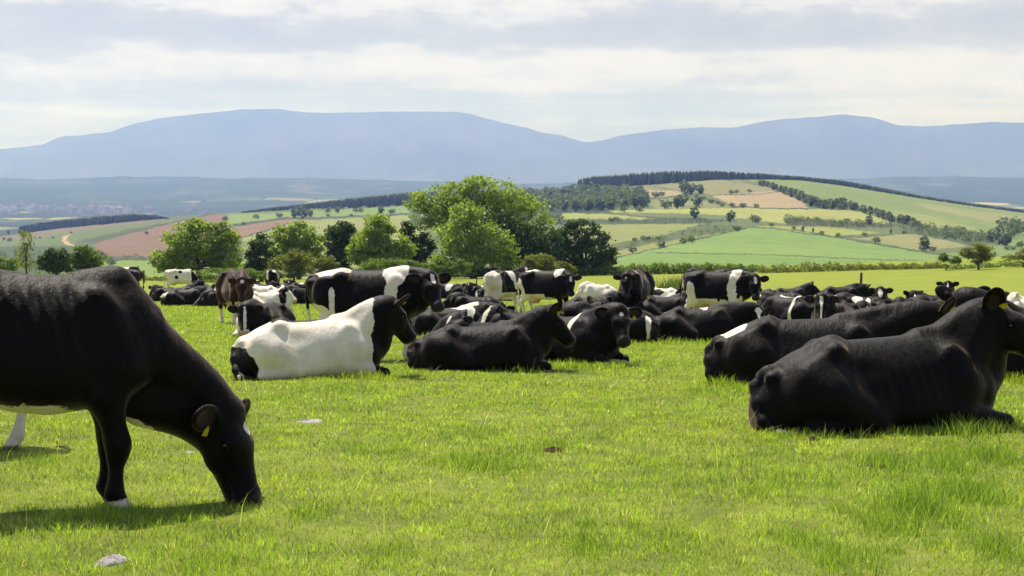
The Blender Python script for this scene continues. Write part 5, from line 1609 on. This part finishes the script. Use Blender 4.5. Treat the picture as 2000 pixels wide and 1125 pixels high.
def lump(name, px, py, wpx, hpx, label, mat, seed, cat, up=0.3, sharp=0.0, group=None):
    """an irregular low stone or clod lying on the turf"""
    rng = np.random.default_rng(seed)
    x, Y, z = gpoint(px, py)
    rx = wpx * Y / F / 2
    ry = rx * rng.uniform(.75, 1.0)
    nu, nv = 26, 9
    ph = rng.uniform(0, 6.28, 8)
    V = []
    for i in range(nv):
        for j in range(nu):
            t = 2 * math.pi * j / nu
            a = i / (nv - 1)
            edge = 1 + .14 * math.sin(2 * t + ph[0]) + .10 * math.sin(3 * t + ph[1]) + .06 * math.sin(7 * t + ph[2]) + rng.normal(0, .015)
            rr = edge * (1 - a ** 2.2)
            hh = hpx * Y / F * (a ** .5) * (1 + .25 * math.sin(5 * t + ph[3]) * (1 - a) + .12 * math.sin(9 * t + 6 * a)) - .03
            if sharp:
                hh = min(hh, hpx * Y / F * .8 + .01 * math.sin(3 * t + ph[4])) + .05 * sharp * rx * math.cos(t)
            V.append((rx * rr * math.cos(t), ry * rr * math.sin(t), hh))
    Fq = [(i * nu + j, i * nu + (j + 1) % nu, (i + 1) * nu + (j + 1) % nu, (i + 1) * nu + j) for i in range(nv - 1) for j in range(nu)]
    o = link(name, mesh_np(name, V, np.array(Fq), [mat], smooth=not sharp))
    o.location = (x, Y, z)
    tag(o, label, cat, group)


STONE = plain('grey_stone', (.34, .31, .31), 0.9, 0.15, 0.5, 16.0, 1.0)
DUNG = plain('dried_dung', (.055, .036, .020), 0.95, 0.05, 0.5, 30.0, 0.7)
lump('flat_stone', 218, 1100, 72, 26, 'pale grey flat stone lying in the turf below the grazing cow', STONE, 1, 'stone', sharp=1)
lump('flat_stone', 604, 824, 62, 10, 'flat grey stone sunk in the turf in front of the white lying cow', STONE, 2, 'stone', sharp=1)
lump('flat_stone', 365, 883, 42, 8, 'small grey stone in the turf under the grazing cow\'s neck', STONE, 3, 'stone', sharp=1)
lump('dung_pat', 1082, 882, 46, 16, 'dark brown dung pat in the middle of the open grass', DUNG, 4, 'dung')
lump('dung_pat', 1588, 862, 32, 16, 'brown dung pat close to the belly of the big all-black cow', DUNG, 5, 'dung')
lump('dung_pat', 1712, 914, 62, 14, 'broad dark dung patch grown over with grass tufts', DUNG, 6, 'dung')
lump('dung_pat', 665, 1046, 18, 8, 'small dark clod in the grass below the grazing muzzle, nearer than the open field', DUNG, 8, 'dung')
lump('dung_pat', 1110, 786, 20, 7, 'small dark clod in the short grass below the white-striped lying cow', DUNG, 9, 'dung')
lump('dung_pat', 1100, 1038, 26, 10, 'small brown clod low in the picture among the open grass', DUNG, 7, 'dung')

# ------------------------------------------------------------------ the town down in the valley
HW = [plain('house_render', (.75, .73, .68), .9, .1, .1), plain('house_brick', (.62, .58, .52), .9, .1, .1)]
HR = [plain('slate_roof', (.12, .12, .14), .7, .2, .1), plain('tile_roof', (.17, .155, .15), .8, .2, .1)]


def house_mesh(L, W_, H_, rf, wall, roof):
    a, b = L / 2, W_ / 2
    V = [(-a, -b, -1), (a, -b, -1), (a, b, -1), (-a, b, -1), (-a, -b, H_), (a, -b, H_), (a, b, H_), (-a, b, H_), (-a, 0, H_ + rf), (a, 0, H_ + rf),
         (-a * .55, -b * .0 - .4, H_ + rf * .8), (-a * .45, -.4, H_ + rf * .8), (-a * .45, .4, H_ + rf * .8), (-a * .55, .4, H_ + rf * .8), (-a * .55, -.4, H_ + rf + 1.4), (-a * .45, -.4, H_ + rf + 1.4), (-a * .45, .4, H_ + rf + 1.4), (-a * .55, .4, H_ + rf + 1.4)]
    o = .4
    V += [(-a - o, -b - o, H_ - .25), (a + o, -b - o, H_ - .25), (a + o, 0, H_ + rf + .12), (-a - o, 0, H_ + rf + .12), (a + o, b + o, H_ - .25), (-a - o, b + o, H_ - .25)]
    me = bpy.data.meshes.new('house')
    Fs = [(0, 1, 5, 4), (1, 2, 6, 5), (2, 3, 7, 6), (3, 0, 4, 7), (4, 8, 7), (5, 6, 9), (10, 11, 15, 14), (11, 12, 16, 15), (12, 13, 17, 16), (13, 10, 14, 17), (14, 15, 16, 17), (18, 19, 20, 21), (21, 20, 22, 23)]
    me.from_pydata(V, [], Fs)
    me.materials.append(wall)
    me.materials.append(roof)
    for i in (11, 12):
        me.polygons[i].material_index = 1
    return me


HM_ = [house_mesh(11, 8, 5.5, 3.5, HW[0], HR[0]), house_mesh(16, 9, 6, 4, HW[0], HR[1]), house_mesh(13, 8, 6, 4, HW[1], HR[0]), house_mesh(34, 18, 7, 4, HW[0], HR[0])]
rng = np.random.default_rng(91)
for k in range(120):
    if k < 95:
        px_ = rng.uniform(-10, 250)
        py_ = rng.normal(411, 6) + .012 * (px_ - 120)
    else:
        px_ = rng.uniform(230, 420)
        py_ = rng.normal(412, 5)
    py_ = float(np.clip(py_, 396, 430))
    big = rng.uniform() < .1
    o = link('house', HM_[3 if big else int(rng.integers(0, 3))])
    o.location = valley_point(px_, py_)
    o.rotation_euler = (0, 0, rng.uniform(0, 3.14))
    sc_ = rng.uniform(.9, 1.4)
    o.scale = (sc_, sc_, sc_)
    tag(o, 'tiny pale house in the hazy town on the valley floor', 'house', 'houses of the valley town')
# ------------------------------------------------------------------ the turf: blades, tufts, seed stalks
def vnoise(x, y, seed, f):
    r = np.random.default_rng(seed)
    T = r.uniform(0, 1, (256, 256))
    X, Y = x * f, y * f
    xi, yi = np.floor(X).astype(int), np.floor(Y).astype(int)
    fx, fy = X - xi, Y - yi
    fx, fy = fx * fx * (3 - 2 * fx), fy * fy * (3 - 2 * fy)
    a, b = T[xi % 256, yi % 256], T[(xi + 1) % 256, yi % 256]
    c, d = T[xi % 256, (yi + 1) % 256], T[(xi + 1) % 256, (yi + 1) % 256]
    return (a * (1 - fx) + b * fx) * (1 - fy) + (c * (1 - fx) + d * fx) * fy


def blades(rng, x, y, h, w_, lean, col, tuft_dir=None):
    n = len(x)
    z = ground(x, y) - .01
    th = rng.uniform(0, 2 * math.pi, n)
    ld = rng.uniform(0, 2 * math.pi, n)
    L = lean * h
    dx, dy = np.cos(ld) * L, np.sin(ld) * L
    wx, wy = np.cos(th) * w_ / 2, np.sin(th) * w_ / 2
    up = np.sqrt(np.maximum(1 - lean ** 2 * .8, .15)) * h
    V = np.zeros((n, 5, 3), np.float32)
    V[:, 0] = np.stack([x - wx, y - wy, z], 1)
    V[:, 1] = np.stack([x + wx, y + wy, z], 1)
    V[:, 2] = np.stack([x - wx * .8 + dx * .35, y - wy * .8 + dy * .35, z + up * .58], 1)
    V[:, 3] = np.stack([x + wx * .8 + dx * .35, y + wy * .8 + dy * .35, z + up * .58], 1)
    V[:, 4] = np.stack([x + dx, y + dy, z + up], 1)
    o = np.arange(n)[:, None] * 5
    Q = o + np.array([[0, 1, 3, 2]])
    T = o + np.array([[2, 3, 4]])
    return V.reshape(-1, 3), Q, T, np.repeat(col, 5, 0)


rng = np.random.default_rng(77)
NB = 1150000
Y0, Y1 = 5.6, 62.0
cdf_y = np.linspace(Y0, Y1, 4000)
pdf = cdf_y ** -0.62
cdf = np.cumsum(pdf)
cdf /= cdf[-1]
gy_ = np.interp(rng.uniform(0, 1, NB), cdf, cdf_y)
gx_ = (gy_ * .40 + 2.2) * rng.uniform(-1, 1, NB)
n1 = vnoise(gx_, gy_, 1, .55)
n2 = vnoise(gx_, gy_, 2, 2.1)
n3 = vnoise(gx_, gy_, 3, 7.0)
hgt = (.022 + .026 * n2 + .020 * n3 + .06 * np.clip(n1 - .62, 0, 1)) * rng.uniform(.6, 1.4, NB)
far = np.clip((gy_ - 6) / 40, 0, 1)
keepg = rng.uniform(0, 1, NB) < (.50 + .6 * n3)
wid = .0042 * (gy_ / 7.0) ** .85 * rng.uniform(.7, 1.3, NB)
hgt = hgt * .88 * (1 + .4 * far)
lean = np.clip(rng.normal(.58, .27, NB), .05, .98)
YG, GR, DG, ST = np.array([.385, .440, .060]), np.array([.300, .405, .058]), np.array([.160, .240, .046]), np.array([.52, .46, .24])
k1 = np.clip(.5 + (n1 - .5) * .9 + rng.normal(0, .35, NB), 0, 1)[:, None]
colr = YG * (1 - k1) + GR * k1
k2 = (np.clip((n2 - .60) / .3, 0, 1) * rng.uniform(0, 1, NB) * .8)[:, None]
colr = colr * (1 - k2) + DG * k2
dkb = rng.uniform(0, 1, NB) < .13
colr[dkb] = DG * .8
isst = rng.uniform(0, 1, NB) < (.09 + .18 * np.clip(.50 - n2, 0, 1))
colr[isst] = ST * rng.uniform(.35, 1.35, (isst.sum(), 1))
colr *= rng.uniform(.75, 1.25, (NB, 1))
BARE = [(218, 1100, 33), (604, 824, 32), (365, 883, 22), (1082, 882, 20), (1588, 862, 14), (1712, 914, 22), (1100, 1038, 11), (665, 1046, 8), (1110, 786, 9)]


def bare(x, y):
    k = np.ones(len(x), bool)
    for bx, by, br in BARE:
        X, Y, Z = gpoint(bx, by)
        r = br * Y / F
        k &= ((x - X) ** 2 + ((y - Y) / .95) ** 2 > r * r) & ~((np.abs(x - X) < r * .8) & (y < Y) & (y > Y - r * 1.9) & (np.arange(len(x)) % 5 > 0))
    return k


keepg &= bare(gx_, gy_)
colr *= (.62 + .76 * n3)[:, None]
sets = [blades(rng, gx_[keepg], gy_[keepg], hgt[keepg], wid[keepg], lean[keepg], colr[keepg])]
TUFTS = [(905, 908, 60, .17, 900), (985, 918, 55, .15, 700), (930, 850, 60, .13, 500), (1795, 1000, 70, .24, 1300), (1890, 975, 60, .24, 1200), (1730, 1035, 70, .16, 900), (1720, 912, 60, .18, 900), (1850, 915, 60, .20, 900), (1940, 900, 50, .22, 800),
         (560, 778, 60, .13, 500), (1380, 768, 50, .14, 500), (620, 1000, 60, .12, 500), (230, 1010, 60, .14, 800), (330, 1015, 90, .13, 900), (1300, 1065, 90, .13, 900), (1150, 1075, 60, .15, 700), (420, 1100, 70, .12, 600), (1560, 1060, 60, .13, 600), (80, 905, 50, .12, 400),
         (700, 880, 50, .10, 350), (1880, 845, 60, .24, 900), (1960, 830, 50, .24, 600), (1500, 960, 60, .11, 450), (1180, 800, 50, .11, 350), (1650, 1100, 80, .15, 900), (760, 1090, 80, .12, 700), (1080, 872, 40, .13, 350), (1590, 850, 30, .14, 300), (1960, 1080, 60, .16, 700)]
for _ in range(45):
    ty_ = rng.uniform(760, 1120)
    TUFTS.append((rng.uniform(20, 1980), ty_, rng.uniform(14, 40), rng.uniform(.05, .10), int(rng.uniform(40, 180))))
for (tx, ty, tr, th_, tn) in TUFTS:
    tn = int(tn * (.55 if tx > 1600 else .5))
    th_ *= .85 if tx > 1600 else .75
    X, Y, Z = gpoint(tx, ty)
    sx = tr * Y / F
    x = X + rng.normal(0, sx * .75, tn)
    y = Y + rng.normal(0, min(sx * 1.5, .6), tn)
    sub = rng.normal(0, sx * .5, (5, 2))
    si = rng.integers(0, 5, tn)
    x = x * .8 + .2 * (X + sub[si, 0])
    y = y * .8 + .2 * (Y + sub[si, 1])
    f = np.exp(-(((x - X) / sx) ** 2 + ((y - Y) / max(sx, .3)) ** 2) * .5)
    h = th_ * (.35 + .65 * f) * rng.uniform(.55, 1.2, tn)
    kk = rng.uniform(0, 1, (tn, 1))
    c = (DG * 1.0 * (1 - kk) + GR * .95 * kk) * rng.uniform(.8, 1.25, (tn, 1))
    sets.append(blades(rng, x, y, h, .0048 * (Y / 7) ** .7 * rng.uniform(.7, 1.3, tn), np.clip(rng.normal(.45, .22, tn), .05, .95), c))
# longer grass left standing along the lying animals
for (ax_, ay_, bx_, by_, th_, tn) in [(455, 736, 775, 742, .17, 1100), (800, 722, 1060, 725, .19, 900), (1050, 716, 1220, 718, .19, 600), (1375, 748, 1480, 770, .20, 500), (1475, 850, 1965, 838, .15, 1700), (1280, 670, 1470, 672, .20, 500), (820, 662, 900, 664, .2, 260), (1230, 674, 1290, 676, .2, 220), (460, 664, 550, 666, .18, 260), (1900, 742, 2010, 748, .2, 400), (190, 992, 270, 998, .10, 260)]:
    t = rng.uniform(0, 1, tn)
    A, Bp = gpoint(ax_, ay_), gpoint(bx_, by_)
    x = A[0] + (Bp[0] - A[0]) * t + rng.normal(0, .04, tn)
    y = A[1] + (Bp[1] - A[1]) * t - np.abs(rng.normal(0, .14, tn))
    h = th_ * rng.uniform(.3, 1.15, tn) * (.55 + .45 * vnoise(x, y, 9, 2.5))
    kk = rng.uniform(0, 1, (tn, 1))
    c = (GR * (1 - kk) + YG * kk) * rng.uniform(.8, 1.2, (tn, 1))
    sets.append(blades(rng, x, y, h, .0045 * (np.mean(y) / 7) ** .8 * rng.uniform(.6, 1.2, tn), np.clip(rng.normal(.5, .25, tn), .05, .97), c))
# bent seed stalks and dry stems
ns = 1500
y = np.interp(rng.uniform(0, 1, ns), cdf, cdf_y)
x = y * rng.uniform(-.38, .38, ns)
sets.append(blades(rng, x, y, rng.uniform(.12, .30, ns), .0030 * (y / 7) ** .8, np.clip(rng.normal(.62, .25, ns), .1, .97), (ST * .9 * rng.uniform(.5, 1.1, (ns, 1)) + GR * .4)))
off = 0
Vs, Qs, Ts, Cs = [], [], [], []
for v, q, t, c in sets:
    Vs.append(v)
    Qs.append(q + off)
    Ts.append(t + off)
    Cs.append(c)
    off += len(v)
gm = Nodes('grass_blades')
gc = gm.attr('blade')
d = gm.t.nodes.new('ShaderNodeBsdfPrincipled')
gm.l(gc, d.inputs['Base Color'])
d.inputs['Roughness'].default_value = 0.42
d.inputs['Specular IOR Level'].default_value = 0.35
t = gm.t.nodes.new('ShaderNodeBsdfTranslucent')
gm.l(gm.mix(1.0, gc, (1.30, 1.42, 0.60), 'MULTIPLY'), t.inputs[0])
mxs = gm.t.nodes.new('ShaderNodeMixShader')
mxs.inputs[0].default_value = 0.48
gm.l(d.outputs[0], mxs.inputs[1])
gm.l(t.outputs[0], mxs.inputs[2])
GRASS = gm.done(mxs.outputs[0])
me = mesh_np('grass', np.concatenate(Vs), [np.concatenate(Qs), np.concatenate(Ts)], [GRASS], smooth=True, attrs={'blade': np.concatenate(Cs)})
tag(link('grass', me), 'short sunlit pasture grass with longer dark tufts', 'grass', kind='stuff')

# tall nettles and docks in the field
n = 900
px = np.concatenate([rng.normal(1318, 18, 500), rng.uniform(1205, 1345, 400)])
sx, sy, sh, sc_ = [], [], [], []
X0, Y0_, _ = gpoint(1318, 592)
y = Y0_ + rng.normal(0, 1.6, n)
x = (px - CX) / F * y
h = np.concatenate([rng.uniform(.5, 1.25, 500), rng.uniform(.25, .85, 400)])
v, q, t, c = blades(rng, x, y, h, .05 * rng.uniform(.5, 1.3, n), np.clip(rng.normal(.15, .12, n), .02, .5), (np.array([.10, .125, .035]) * rng.uniform(.6, 1.5, (n, 1))))
tag(link('nettles', mesh_np('nettles', v, [q, t], [GRASS], attrs={'blade': c})), 'stand of tall nettle stalks between the square-marked cow and the collared cow', 'weeds', kind='stuff')
